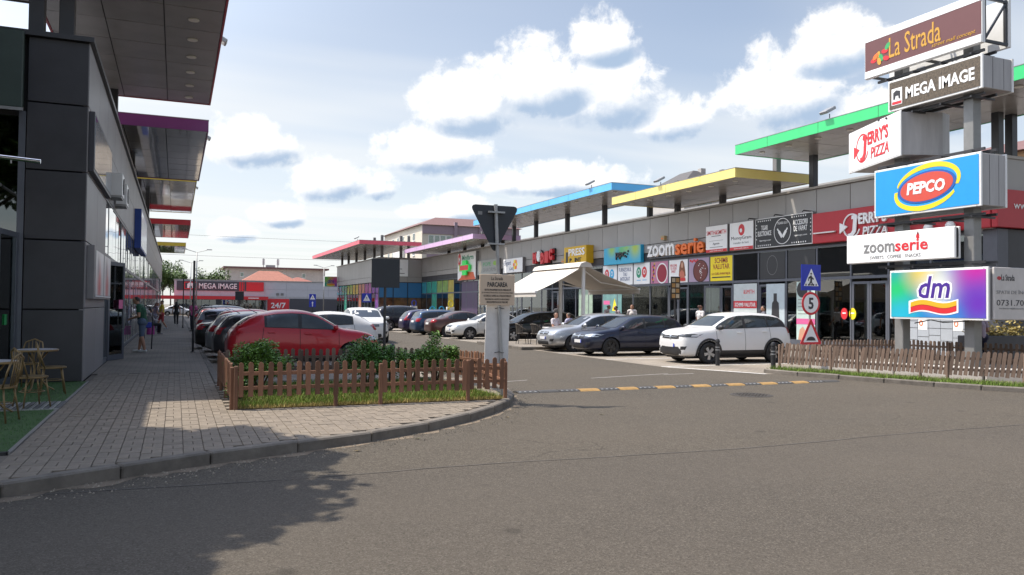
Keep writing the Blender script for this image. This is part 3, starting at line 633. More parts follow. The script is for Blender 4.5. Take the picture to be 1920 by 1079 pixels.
for k in range(-4, 32):
    y = YR0+k*MOD
    y1 = y+MOD
    if y > 86: break
    inst('wall_panel', pup, RBD, (25.8, y, 5.47)); inst('wall_panel', pmi, RBD, (25.8, y, 4.97)); inst('wall_panel', plo, RBD, (25.8, y, 4.5))
    inst('mullion', mlr, RBD, (25.82, y, .12))
    if k >= 26:
        film = FILM[(3, 2, 2, 1, 1, 0)[(k-26) % 6]]
        for z0, h in ((3.12, 1.24), (.4, 2.6)): MB().box(25.85, 25.88, y+.04, y1-.04, z0, z0+h).build('tinted_pane', film if z0 > 3 else (film if k in (26, 29) else GLASS2), RBD)
        continue
    inst('upper_pane', gup, RBD, (25.86, y, 3.12), (0, R(random.uniform(-.3, .3)), R(random.uniform(-.3, .3))))
    if k in DOORS:
        for q in range(2): door_leaf(RBD, (25.86, y+.06+q*.9), R(90+(0 if not (k == 3 and q) else 48)), .88, 2.75)
    else: inst('lower_pane', glw, RBD, (25.86, y, .35), (0, 0, R(random.uniform(-.3, .3))))
rp(18.7, YR0-4*MOD, 4.5, 7.0); MB().box(25.84, 25.87, 18.9, YR0-4*MOD, .3, 4.4).build('lower_pane', GLASS, RBD)
for z0, z1, x in ((3.0, 3.12, 25.81), (4.42, 4.5, 25.81), (.12, .35, 25.82)): MB().box(x, 25.93, 18.8, 87.6, z0, z1).build('transom', FRAME, RBD)
# end wall that faces the road
for i in range(4): MB().bbox(25.9+i*1.9, 27.78+i*1.9, 18.6, 18.74, 5.9, 7.0, .008).build('wall_panel', GREYP, RBD); MB().bbox(26.4+i*1.9, 28.25+i*1.9, 18.6, 18.74, .12, 4.55, .008).build('wall_panel', DARKM, RBD)
MB().bbox(25.8, 26.35, 18.56, 19.1, .12, 4.55, .01).build('corner_pier', mat('blue_grey', (.09, .095, .115), .5), RBD)
# set-back roof storey and the dark hipped roof behind it
MB().box(30.5, 39, 24, 84, 7.0, 8.2).build('roof_plant_wall', GREYP, RBD)
for i in range(4): MB().box(30.44, 30.5, 24, 84, 7.25+i*.25, 7.27+i*.25).build('siding_joint', JOINT, RBD)
hr = top('hipped_roof_house', 'dark tiled hipped roof of a house behind the yellow canopy', 'house', (42, 59, 0))
def hip(mb, x0, x1, y0, y1, z0, z1, rx, ry):
    cx, cy = (x0+x1)/2, (y0+y1)/2
    mb.add([(x0, y0, z0), (x1, y0, z0), (x1, y1, z0), (x0, y1, z0), (cx-rx, cy-ry, z1), (cx+rx, cy-ry, z1), (cx+rx, cy+ry, z1), (cx-rx, cy+ry, z1)],
           [(0, 1, 5, 4), (1, 2, 6, 5), (2, 3, 7, 6), (3, 0, 4, 7), (4, 5, 6, 7), (3, 2, 1, 0)])
    return mb
MB().box(40, 44.4, 57, 62, 0, 12.2).build('wall', mat('render_grey', (.4, .38, .36), .8), hr)
rf = hip(MB(), 39.4, 45, 56.4, 62.6, 12.2, 13.9, .2, 1).build('roof', mat('dark_tiles', (.085, .08, .08), .7, var=.2, scale=3, stretch=(1, 1, 6)), hr)
MB().box(42.9, 43.4, 58.6, 59.1, 12.6, 14.2).build('chimney', MATS['render_grey'], rf)
MB().box(41.4, 42.8, 56.9, 57.02, 10, 11.3).build('window', GLASS, hr)

# ---- the far wing that projects towards the lane
W = top('projecting_wing', 'far grey wing with rainbow coloured windows at the end of the right row', 'building', (23, 100, 0))
MB().box(20.97, 26, 87.9, 112.8, 0, 7.0).build('wall', JOINT, W); MB().box(20.75, 26, 87.6, 113, 7.0, 7.1).build('parapet_cap', MATS['cap_metal'], W)
FW = Face((20.85, 0, 0), (0, -1, 0)); FWE = Face((0, 87.75, 0), (1, 0, 0))
for i in range(14):
    y = 87.8+i*1.79
    MB().bbox(20.85, 20.96, y+.01, y+1.78, 4.95, 6.98, .008).build('wall_panel', GREYP, W); MB().bbox(20.85, 20.96, y+.01, y+1.78, 4.35, 4.93, .008).build('wall_panel', GREYP, W)
    MB().box(20.9, 20.93, y+.05, y+1.74, .3, 3.0).build('tinted_pane', FILM[6-int(i/2)] if i % 5 == 0 else GLASS2, W); MB().box(20.9, 20.93, y+.05, y+1.74, 3.08, 4.25).build('tinted_pane', FILM[6-int(i/2)], W)
    MB().box(20.84, 20.94, y-.04, y+.04, .12, 4.33).build('mullion', FRAME, W)
for i in range(3):
    x = 20.85+i*1.68
    MB().bbox(x+.01, x+1.67, 87.75, 87.88, 4.95, 6.98, .008).build('wall_panel', GREYP, W); MB().bbox(x+.01, x+1.67, 87.75, 87.88, 4.35, 4.93, .008).build('wall_panel', GREYP, W)
    MB().box(x+.05, x+1.63, 87.8, 87.83, 2.6, 4.28).build('tinted_pane', paint('blue_reflection', (.03, .16, .36)), W); MB().box(x+.05, x+1.63, 87.8, 87.83, .3, 2.55).build('lower_pane', mat('warm_reflection', (.12, .055, .025), .06, var=.8, scale=1.5), W)  # blue and warm reflections painted into the pane colours
slab(FWE, 'notice_board', WPR, W, 22.0, 24.2, 5.0, 6.9, .0, .04)
for i in range(3): slab(FWE, 'notice_line', INK, W, 22.3, 23.8-.3*i, 5.3+.5*i, 5.36+.5*i, .041, .05)

# ================================================================ signs on the right front
def sign(name, label, fc, y0, y1, z0, z1, depth, face, side=None, border=None, base=.0):
    u0, u1 = Y(y0, y1); s = top(name, label, 'sign', tuple(fc.at((u0+u1)/2, z0, base)))
    MB().bbox(u0, u1, z0, z1, base, depth, .012, M=fc.M).build('case', side or GALV, s)
    e = border[0] if border else .02
    if border: slab(fc, 'border', border[1], s, u0, u1, z0, z1, depth, depth+.004)
    slab(fc, 'face_panel', face, s, u0+e, u1-e, z0+e, z1-e, depth+.001, depth+.01)
    return s, u0, u1, depth+.011
# pizza band
s, u0, u1, d = sign('pizza_sign', 'long dark red fascia sign with white JERRY\'S PIZZA letters', FR, 18.62, 26.88, 4.58, 5.88, .25, DRED, DRED)
for (a, b) in ((-26.7, -25.5), (-22.4, -21.2), (-20.6, -19.4)): slab(FR, 'light_bar', WHITEP, s, a, b, 4.98, 5.03, d+.02, d+.12)
def jerry(fc, s, u, v, k, d, m1, m2, th=.02):
    """ringed J with the arrow wedge, ERRY'S above PIZZA; k is the height"""
    shape(fc, 'emblem_ring', m1, s, ring(u+.50*k, v+.48*k, .42*k, .46*k, .05*k, 40, 20, 340), d, d+th)
    shape(fc, 'emblem_wedge', m1, s, [(u-.06*k, v+.62*k), (u-.06*k, v+.22*k), (u+.32*k, v+.46*k)], d, d+th*1.5)
    shape(fc, 'emblem_letter', m2, s, [(u+.55*k, v+.86*k), (u+.8*k, v+.86*k), (u+.74*k, v+.25*k), (u+.6*k, v+.08*k), (u+.38*k, v+.05*k), (u+.36*k, v+.18*k), (u+.5*k, v+.2*k), (u+.58*k, v+.3*k), (u+.62*k, v+.72*k), (u+.53*k, v+.72*k)], d+th, d+th*2)
    text(fc, "ERRY'S", m2, s, u+.86*k, v+.5*k, 1.25*k, .42*k, d, th*2, bold=.03)
    text(fc, 'PIZZA', m1, s, u+1.05*k, v+.05*k, 1.1*k, .34*k, d, th*2, bold=.01, shear=.15)
jerry(FR, s, -25.2, 4.64, 1.1, d, WPR, WPR, .04)
text(Face((0, 18.62, 0), (1, 0, 0)), "www.jerryspizza.ro", WPR, s, 26.35, 5.15, 3.4, .32, .26)
MB().bbox(25.56, 33, 18.37, 18.6, 4.58, 5.88, .01).build('return_band', DRED, s)
for y in (20.0, 20.9, 21.9): MB().lathe([(.02, 0), (.17, .02), (.2, .12), (.05, .2)], 14, M=FR.M @ Matrix.Translation((-y, 4.72, d+.1))).build('spot_lamp', WHITEP, s, smooth=True)
# vape shop
s, u0, u1, d = sign('vape_sign', 'black sign with white dots and crossed bottle emblem, TIGARI ELECTRONICE', FR, 26.92, 30.65, 4.6, 6.0, .2, paint('charcoal', (.025, .026, .03)), GALV, (.035, WHITEP))
c = (u0+u1)/2
shape(FR, 'emblem_ring', WPR, s, ring(c, 5.3, .56, .6, .03), d, d+.008)
for sg in (-1, 1):
    M = Matrix.Translation((c+sg*.17, 5.22, 0)) @ Matrix.Rotation(R(38)*-sg, 4, 'Z')
    MB().box(-.07, .07, -.25, .1, d, d+.009, M=FR.M @ M).box(-.035, .035, .1, .26, d, d+.009, M=FR.M @ M).build('bottle_mark', WPR, s)
text(FR, 'TIGARA EGO', WPR, s, c-.34, 5.62, .68, .12, d)
text(FR, 'TIGARI\nELECTRONICE', WPR, s, u0+.2, 5.17, .92, .5, d, bold=.012); text(FR, 'ACCESORII\nDE VAPAT', WPR, s, c+.68, 5.22, .9, .52, d, bold=.012)
text(FR, 'tigaraego.com', WPR, s, u0+.3, 4.9, .8, .09, d); text(FR, 'tigaraego.com', WPR, s, c+.75, 4.98, .8, .09, d)
dots = MB()
for i in range(7):
    for (uu, vv) in ((u0+.22+i*.14, 5.88), (u0+.22+i*.14, 4.72), (c+.62+i*.14, 5.88), (c+.62+i*.14, 4.72)): dots.box(uu-.025, uu+.025, vv-.03, vv+.03, d, d+.006, M=FR.M)
for i in range(5):
    for uu in (u0+.1, u1-.1): dots.box(uu-.025, uu+.025, 5.0+i*.17, 5.05+i*.17, d, d+.006, M=FR.M)
dots.build('dot_border', WPR, s)
for y in (27.1, 28.9, 30.7): MB().tube([tuple(FR.at(-y, 6.03, 0)), tuple(FR.at(-y-.05, 6.06, .5)), tuple(FR.at(-y-.05, 5.98, .56))], .025, 6).build('lamp_arm', BLACK, s)
for k, (a, b) in enumerate(((26.95, 28.75), (28.85, 30.65))):
    p = top('window_film', ('right' if k == 0 else 'left')+' black upper window film with faint bottle emblem below the vape sign', 'window film', (25.8, (a+b)/2, 3.1))
    slab(FR, 'film', paint('charcoal', (.025, .026, .03)), p, -b+.05, -a-.05, 3.14, 4.4, -.05, -.04)
    if k: shape(FR, 'emblem_ring', GREYI, p, ring((-a-b)/2, 3.78, .36, .46, .02), -.038, -.034)
# money signs
s, u0, u1, d = sign('moneygram_sign', 'white square sign with red round mark reading MoneyGram', FR, 30.75, 32.55, 4.6, 6.0, .22, WPR, LGREY)
shape(FR, 'round_mark', RED, s, ell(u0+.92, 5.6, .23, .28), d, d+.006); shape(FR, 'mark_cut', WPR, s, ell(u0+.88, 5.57, .09, .1), d+.007, d+.01)
text(FR, 'MoneyGram', INK, s, u0+.14, 5.08, 1.5, .22, d); text(FR, 'transfer de bani', GREYI, s, u0+.3, 4.92, 1.15, .1, d)
slab(FR, 'red_strip', RED, s, u0+.03, u1-.03, 4.62, 4.77, d, d+.006); text(FR, 'www.smith.com.ro', WPR, s, u0+.35, 4.66, 1.1, .08, d+.007)
s, u0, u1, d = sign('smith_sign', 'white square sign with red serif SMITH&SMITH lettering', FR, 32.72, 34.5, 4.6, 6.0, .22, WPR, LGREY)
text(FR, 'SMITH&SMITH', RED, s, u0+.08, 5.52, 1.6, .22, d, bold=.01); slab(FR, 'rule', INK, s, u0+.5, u0+1.25, 5.43, 5.46, d, d+.005); slab(FR, 'rule', GREYI, s, u0+.3, u1-.35, 5.2, 5.215, d, d+.005)
text(FR, 'Agentie', INK, s, u0+.6, 4.97, .55, .14, d); slab(FR, 'rule', GREYI, s, u0+.35, u0+1.4, 4.86, 4.89, d, d+.005)
slab(FR, 'red_strip', RED, s, u0+.03, u1-.03, 4.62, 4.77, d, d+.006); text(FR, 'www.smith.com.ro', WPR, s, u0+.35, 4.66, 1.1, .08, d+.007)
# zoomserie channel letters
zs = top('channel_letters', 'large white and orange ZOOMSERIE letters on the grey fascia', 'sign', (25.7, 37.4, 4.62))
text(FR, 'zoom', WPR, zs, -40.1, 4.68, 2.75, .66, .1, .16, bold=.02); text(FR, 'serie', ORNG, zs, -37.25, 4.66, 2.6, .82, .1, .16, bold=.02); slab(FR, 'rail', FRAME, zs, -40.1, -34.65, 4.6, 4.66, 0, .12)
# utility shop
s, u0, u1, d = sign('energy_sign', 'wide blue to green gradient sign with dark ppc letters', FR, 40.85, 45.3, 4.44, 5.52, .22, blobs('energy', (.03, .40, .62), [(0, .9, .75, (.12, .50, .18)), (1.2, 1.0, .8, (.30, .52, .08)), (-1.6, .95, 1.0, (.42, .55, .06)), (-.6, 1.05, .7, (.28, .52, .1))], ax=(1, 2)), CYAN)
text(FR, 'ppc', INK, s, u0+1.6, 4.72, 1.15, .46, d, .08, bold=.02)
for q in range(3): shape(FR, 'dot', INK, s, ell(u0+2.85+.1*q, 4.85+.17*q, .05, .06, 10), d, d+.06)
# window posters under them
def poster(label, y0, y1, m, z0=3.14, z1=4.42):
    p = top('window_poster', label, 'poster', (25.8, (y0+y1)/2, z0)); slab(FR, 'sheet', m, p, -y1+.06, -y0-.06, z0, z1, -.045, -.03); return p, -y1+.06, -y0-.06, -.029
p, a, b, d = poster('yellow SCHIMB VALUTAR window poster with red letters', 32.6, 34.5, YEL)
text(FR, 'SCHIMB\nVALUTAR', paint('brick_ink', (.32, .03, .03)), p, a+.22, 3.75, 1.35, .58, d, bold=.012); text(FR, 'LA CURS AVANTAJOS', paint('brick_ink', (.32, .03, .03)), p, a+.12, 3.42, 1.5, .16, d, bold=.01); slab(FR, 'rule', INK, p, a+.14, b-.14, 3.3, 3.36, d, d+.004)
p, a, b, d = poster('window poster of a round chocolate cake on lilac', 34.5, 36.4, paint('lilac', (.40, .30, .42)))
shape(FR, 'cake', paint('chocolate', (.16, .035, .03)), p, ell(a+1.05, 3.72, .62, .56), d, d+.006); shape(FR, 'cake_rim', paint('chocolate_dark', (.06, .015, .012)), p, ring(a+1.05, 3.72, .66, .6, .06), d+.007, d+.012)
for q in range(26): t, r = random.uniform(0, 6.28), random.uniform(0, .48); shape(FR, 'crumb', WPR if q % 3 else paint('chocolate_dark', (.06, .015, .012)), p, ell(a+1.05+r*math.cos(t), 3.72+r*math.sin(t), .035, .03, 6), d+.007, d+.011)
for q in range(5): shape(FR, 'berry', RED, p, ell(a+.15+q*.16, 4.3-.05*(q % 2), .08, .07, 10), d, d+.005)
p, a, b, d = poster('white window poster with a long haired woman, WELCOME TO YOUR SWEET', 36.4, 38.3, WPR)
text(FR, 'WELCOME\nTO YOUR\nSWEET', RED, p, a+.1, 3.7, .66, .48, d)
shape(FR, 'hair', paint('auburn', (.22, .075, .03)), p, [(a+.95, 3.5), (a+1.0, 4.0), (a+1.12, 4.32), (a+1.3, 4.36), (a+1.45, 4.2), (a+1.55, 3.8), (a+1.6, 3.5), (a+1.3, 3.4)], d, d+.004)
shape(FR, 'face', paint('skin_print', (.55, .30, .2)), p, ell(a+1.27, 4.1, .11, .16, 14), d+.005, d+.008); shape(FR, 'dress', paint('coral', (.55, .16, .1)), p, [(a+1.0, 3.2), (a+1.05, 3.7), (a+1.25, 3.85), (a+1.45, 3.7), (a+1.6, 3.2)], d+.005, d+.008); shape(FR, 'plate', RED, p, ell(a+1.35, 3.32, .26, .08), d+.009, d+.012)
p, a, b, d = poster('pink window poster of a berry tart', 38.3, 40.2, paint('rose', (.52, .20, .32)))
shape(FR, 'tart_edge', WPR, p, ell(a+1.18, 3.72, .58, .6), d, d+.004); shape(FR, 'tart', paint('berry', (.30, .015, .04)), p, ell(a+1.18, 3.72, .5, .52), d+.005, d+.008)
for q in range(14): shape(FR, 'fruit', (paint('blueberry', (.04, .02, .10)), paint('lemon', (.7, .5, .05)), RED)[q % 3], p, ell(a+.12+.3*random.random(), 3.25+.08*q, .07, .07, 10), d, d+.006)
p, a, b, d = poster('white window poster with green and red round house icons', 40.2, 42.1, WPR)
for q, m in ((.58, paint('teal', (.02, .28, .16))), (1.2, RED)): shape(FR, 'icon', m, p, ell(a+q, 3.85, .27, .33), d, d+.005); shape(FR, 'icon_cut', WPR, p, ring(a+q, 3.88, .13, .16, .05), d+.006, d+.009)
for q in (.35, 1.0): slab(FR, 'rule', CYAN, p, a+q, a+q+.45, 3.36, 3.4, d, d+.004)
p, a, b, d = poster('white window poster reading FURNIZORUL TAU INTEGRAT', 42.1, 44.0, WPR); text(FR, 'FURNIZORUL\nTAU\nINTEGRAT', paint('navy', (.03, .07, .2)), p, a+.15, 3.38, 1.48, .82, d)
p, a, b, d = poster('white window poster with red and blue round icons behind the awning', 44.0, 45.9, WPR)
for q, m in ((.5, RED), (1.15, CYAN)): shape(FR, 'icon', m, p, ell(a+q, 3.85, .27, .33), d, d+.005); shape(FR, 'icon_cut', WPR, p, ring(a+q, 3.88, .13, .16, .05), d+.006, d+.009)
# lower shop-front prints
def low(label, y0, y1, z0, z1, m): return poster(label, y0, y1, m, z0, z1)
p, a, b, d = low('white door poster with a red SCHIMB VALUTAR band', 30.75, 32.6, .6, 2.95, mat('frosted', (.55, .6, .6), .3)); slab(FR, 'band', RED, p, a, b, 1.75, 2.1, d, d+.004); text(FR, 'SCHIMB VALUTAR', WPR, p, a+.1, 1.82, 1.55, .2, d+.005, bold=.02); text(FR, '&SMITH', RED, p, a+.75, 2.45, .8, .2, d); shape(FR, 'round_mark', RED, p, ell(b-.45, 1.25, .16, .2), d, d+.004)
p, a, b, d = low('pale poster with dark bottle drawing in the vape shop window', 28.85, 30.2, .5, 2.9, mat('pale_blue_print', (.48, .56, .6), .3)); shape(FR, 'bottle', INK, p, [(a+.35, 1.1), (a+.9, 1.1), (a+.85, 2.0), (a+.72, 2.1), (a+.72, 2.45), (a+.5, 2.45), (a+.5, 2.1), (a+.4, 2.0)], d, d+.004)
p, a, b, d = low('tall white vape poster with pink band and black round mark', 26.95, 28.2, .3, 2.95, mat('mint_print', (.5, .62, .58), .3)); shape(FR, 'round_mark', INK, p, ell(a+.35, 2.6, .33, .36), d, d+.004); slab(FR, 'band', PINK, p, a, b, 1.05, 1.3, d, d+.004)
for q in range(5): slab(FR, 'line', GREYI, p, a+.1, b-.3, 1.5+.16*q, 1.53+.16*q, d, d+.004)
shape(FR, 'hand', paint('skin_print', (.55, .30, .2)), p, [(a+.1, .3), (a+.2, .8), (a+.4, .95), (a+.6, .7), (a+.8, .9), (a+.9, .3)], d, d+.004)
for k, (yy, zz, m, nm) in enumerate(((25.35, 1.55, RED, 'red'), (24.9, 1.55, YEL, 'yellow'))):
    st = top('window_sticker', 'round %s sticker on the pizza shop glass' % nm, 'sticker', (25.8, yy, zz)); shape(FR, 'disc', m, st, ell(-yy, zz, .18, .24), -.03, -.02); slab(FR, 'print', WPR, st, -yy-.09, -yy+.09, zz, zz+.05, -.019, -.015)
p, a, b, d = low('narrow strip of small stickers beside the pizza shop door', 22.2, 22.7, .4, 2.6, BLACK)
for q in range(7): slab(FR, 'sticker', (RED, WPR, BLU, RED, WPR, YEL, GRN)[q], p, a+.08, b-.08, .55+.28*q, .76+.28*q, d, d+.004)
p, a, b, d = low('teal shop window print with yellow telephone logo', 43.4, 45.9, .5, 2.95, mat('teal_glass', (.16, .30, .30), .1, var=.3)); shape(FR, 'logo', YEL, p, [(a+1.2, 1.5), (a+1.5, 2.3), (a+1.9, 1.5)], d, d+.004); slab(FR, 'band', PINK, p, a+.1, a+.9, 1.9, 2.15, d, d+.004)
p, a, b, d = low('frosted green lower window print beside the awning post', 47.2, 49.3, .4, 2.95, mat('green_frost', (.32, .42, .34), .25, var=.3))
# further shops
s, u0, u1, d = sign('print_shop_sign', 'yellow box sign with white PRESS POINT letters', FR, 47.1, 50.4, 4.7, 5.9, .55, paint('amber', (.66, .40, .01)), paint('amber', (.66, .40, .01)))
text(FR, 'PRESS', WPR, s, u0+.75, 5.25, 2.35, .5, d, .03, bold=.02); text(FR, 'P   INT', INK, s, u0+.9, 4.82, 1.7, .28, d, .03, bold=.02); slab(FR, 'phone_mark', INK, s, u0+.3, u0+.62, 4.82, 5.55, d, d+.02)
md = top('modic_letters', 'red and black channel letters MODIC with a pale heart shape', 'sign', (25.7, 54.5, 5))
for i, (ch, m) in enumerate((('M', RED), ('o', WPR), ('D', RED), ('I', RED), ('C', RED))):
    text(FR, ch, m, md, -56.3+i*.72, 5.05+.12*math.sin(i*2), .62, .85, .14, .2, bold=.08); text(FR, ch, INK, md, -56.36+i*.72, 5.0+.12*math.sin(i*2), .72, .97, .02, .11, bold=.1)
s, u0, u1, d = sign('boutique_sign', 'white sign with script Elegant Lady and a golden flower', FR, 58.4, 62.5, 4.5, 5.7, .25, WPR, LGREY)
text(FR, 'Elegant', paint('navy', (.03, .07, .2)), s, u0+.2, 5.05, 1.5, .5, d, shear=.3); text(FR, 'Lady', paint('navy', (.03, .07, .2)), s, u0+1.4, 4.62, 1.1, .42, d, shear=.3)
for q in range(6): shape(FR, 'petal', (YEL, ORNG)[q % 2], s, ell(u0+2.6+.28*math.cos(q*1.05), 5.15+.28*math.sin(q*1.05), .2, .16, 10), d+.001*q, d+.003+.001*q)
s, u0, u1, d = sign('grill_sign', 'grey sign with green POPEYE SHAORMA letters and an oval face mark', FR, 63.6, 68.9, 4.55, 5.9, .2, paint('pale_grey', (.34, .36, .35)), LGREY)
shape(FR, 'oval_mark', paint('cream', (.6, .55, .45)), s, ell(u0+.7, 5.25, .42, .56), d, d+.01); text(FR, 'POPE', GRN, s, u0+1.5, 5.3, 1.9, .36, d); text(FR, 'SHAORMA', GREYI, s, u0+1.5, 4.8, 3.4, .34, d); shape(FR, 'leaf_mark', paint('lime', (.25, .5, .05)), s, ell(u0+4.4, 5.5, .45, .2), d, d+.01)
s, u0, u1, d = sign('pharmacy_sign', 'tall white pharmacy sign with green cross and red capsule', FR, 69.1, 74.2, 4.2, 6.85, .3, WPR, GALV)
shape(FR, 'capsule', RED, s, ell(u0+.55, 6.2, .42, .62), d, d+.02); text(FR, 'M', WPR, s, u0+.3, 5.95, .5, .5, d+.021, bold=.04); text(FR, 'Minifarm', paint('teal', (.02, .28, .16)), s, u0+1.3, 6.1, 3.2, .5, d, bold=.02)
shape(FR, 'orange_field', paint('vermilion', (.65, .10, .03)), s, [(u0+.03, 4.22), (u1-.03, 4.22), (u1-.6, 4.9), (u0+1.6, 5.0), (u0+.9, 4.45)], d, d+.006)
cr = top('pharmacy_cross', 'green and red lit pharmacy cross over the white pharmacy sign', 'sign', (25.3, 71.6, 4.7))
GL, RL = mat('led_green', (.03, .75, .12), .4, var=0, emit=.12), mat('led_red', (.6, .02, .03), .4, var=0, emit=.15)
MB().box(-72.1, -71.0, 4.65, 6.05, .45, .6, M=FR.M).build('upright', GL, cr); MB().box(-72.9, -70.2, 5.05, 5.65, .44, .61, M=FR.M).build('arm', GL, cr); slab(FR, 'display', RL, cr, -72.75, -70.35, 5.12, 5.58, .611, .62); slab(FR, 'bracket', GALV, cr, -71.6, -71.5, 5.3, 5.4, .3, .45)
p, a, b, d = low('purple window film under the pharmacy sign', 69.4, 74.0, .4, 4.1, paint('plum', (.07, .045, .10)))
wl = top('wall_box', 'small beige alarm box on the grey panels above the ZOOMSERIE letters', 'alarm box', (25.7, 38.6, 5.6)); slab(FR, 'casing', paint('beige', (.45, .34, .17)), wl, -38.8, -38.45, 5.6, 5.85, 0, .18); slab(FR, 'lens', ORNG, wl, -38.72, -38.53, 5.66, 5.72, .181, .2)
wl = top('wall_box', 'small beige alarm box between the MODIC letters and the yellow sign', 'alarm box', (25.7, 51.3, 5.0)); slab(FR, 'casing', MATS['print_beige'], wl, -51.6, -51.15, 4.9, 5.2, 0, .18); slab(FR, 'lens', ORNG, wl, -51.5, -51.25, 4.96, 5.02, .181, .2)
s = top('drugstore_sign', 'small rainbow dm sign on the far end of the row', 'sign', (19.8, 111.8, 4.2)); fdm = Face((0, 112, 0), (1, 0, 0))
MB().bbox(18.95, 20.75, 112.0, 112.3, 4.2, 5.65, .03).build('case', WHITEP, s); slab(fdm, 'face_panel', blobs('dm_small', (.5, .35, .05), [(-.7, .3, .9, (.02, .4, .3)), (.7, .9, 1.0, (.5, .03, .25)), (.8, .2, .8, (.25, .05, .4)), (-.6, 1.2, .7, (.1, .45, .1))], ax=(0, 2)), s, 19.0, 20.7, 4.25, 5.6, .001, .012)
text(fdm, 'dm', paint('indigo', (.06, .02, .25)), s, 19.4, 4.75, .9, .55, .013, shear=.2, bold=.03); slab(fdm, 'ribbon', RED, s, 19.3, 20.4, 4.5, 4.62, .013, .02); slab(fdm, 'ribbon', YEL, s, 19.3, 20.4, 4.4, 4.5, .013, .02); MB().box(20.75, 20.86, 112.1, 112.2, 4.8, 4.95).build('bracket', GALV, s)

# ================================================================ sign pylon
PY = top('sign_pylon', 'tall steel twin column pylon that carries the stacked shop signs', 'sign pylon', (19.5, 15.8, .1))
COLM = mat('pylon_grey', (.23, .23, .225), .5, metal=.3, var=.2, scale=1.5)
for y0 in (14.57, 16.8):
    cpart = MB().bbox(19.35, 19.65, y0, y0+.3, .05, 9.6, .015).build('column', COLM, PY)
    MB().box(19.2, 19.8, y0-.15, y0+.45, .09, .13).build('base_plate', COLM, cpart)
for z in (3.05, 4.3, 6.0, 7.45, 8.58):
    for x in (19.25, 19.7): MB().box(x, x+.06, 14.2, 17.6, z-.09, z-.02).build('cross_beam', STEEL, PY)
    for i in range(4): MB().box(19.05, 19.95, 14.4+i*.9, 14.45+i*.9, z-.14, z-.09).build('cross_beam', STEEL, PY)
FP = Face((19.0, 0, 0), (0, -1, 0))
def pbox(name, label, y0, y1, z0, z1, depth, face, side=LGREY, e=.06):
    s = top(name, label, 'sign', (19, (y0+y1)/2, z0)); MB().bbox(19.06, 19+depth-.06, y0+.03, y1-.03, z0+.03, z1-.03, .01).build('case', side, s)
    for x in (19.0, 19+depth-.06): MB().bbox(x, x+.06, y0, y1, z0, z1, .012).build('rim', WHITEP, s)
    for q in (.35, .7): MB().box(19+depth*q, 19+depth*q+.008, y0+.026, y0+.03, z0+.05, z1-.05).build('seam', JOINT, s)
    for yy in (y0+.12, y1-.12):
        for zz in (z0+.03, z1-.03): MB().lathe([(.012, 0), (.01, .012)], 8, M=FP.M @ Matrix.Translation((-yy, zz, .0))).build('bolt', GALV, s)
    slab(FP, 'face_panel', face, s, -y1+e, -y0-e, z0+e, z1-e, .001, .01); return s, -y1, -y0
SIDE = mat('sign_side', (.36, .35, .35), .5, var=.22, scale=3, stretch=(1, 1, .12))
# top sign, open truss behind
s, a, b = pbox('mall_sign', 'topmost pylon sign, brown with golden La Strada lettering', 14.05, 17.85, 8.64, 9.95, .12, paint('maroon', (.145, .055, .055)), WHITEP, .03)
slab(FP, 'white_margin', WPR, s, a+.02, b-.02, 8.66, 8.86, .011, .016); slab(FP, 'white_margin', WPR, s, a+.02, b-.02, 9.74, 9.93, .011, .016)
GOLD = paint('gold', (.60, .32, .04)); text(FP, 'La Strada', GOLD, s, a+.9, 9.04, 1.7, .6, .012, bold=.005); text(FP, 'street mall concept', GOLD, s, a+2.32, 8.9, 1.3, .14, .012, shear=.3)
for q, (uu, vv, m) in enumerate(((.35, 9.12, RED), (.5, 9.25, GOLD), (.62, 9.15, GRN), (.75, 9.3, RED), (.85, 9.42, GRN), (.55, 9.05, GOLD), (.8, 9.08, RED), (.42, 9.22, ORNG))): shape(FP, 'emblem_leaf', m, s, ell(a+uu, vv, .12, .07, 10, rot=q), .012+.001*q, .016+.001*q)
MB().bbox(20.0, 20.1, 14.05, 17.85, 8.64, 9.95, .01).build('rear_panel', WHITEP, s)
for y in (14.1, 15.9, 17.75): MB().box(19.1, 20.0, y-.03, y+.03, 8.68, 8.75).box(19.1, 20.0, y-.03, y+.03, 9.8, 9.87).tube([(19.15, y, 8.75), (19.95, y, 9.8)], .035, 4).build('truss', STEEL, s)
for x in (19.12, 19.93): MB().box(x, x+.07, 14.08, 14.15, 8.7, 9.9).build('truss_post', STEEL, s)
s, a, b = pbox('supermarket_sign', 'dark speckled pylon sign with white MEGA IMAGE letters, second from top', 14.05, 17.0, 7.46, 8.36, 1.2, mat('speckled_print', (.10, .075, .05), .5, var=.8, scale=22), SIDE)
text(FP, 'MEGA IMAGE', WPR, s, a+.62, 7.72, 2.12, .34, .012, bold=.03); slab(FP, 'lion_tile', WPR, s, a+.14, a+.5, 7.62, 8.1, .012, .016); shape(FP, 'lion_mark', INK, s, [(a+.2, 7.78), (a+.2, 7.98), (a+.3, 8.04), (a+.44, 8.0), (a+.44, 7.78), (a+.39, 7.78), (a+.37, 7.88), (a+.28, 7.88), (a+.26, 7.78)], .017, .02); slab(FP, 'lion_strip', RED, s, a+.16, a+.48, 7.64, 7.72, .017, .02)
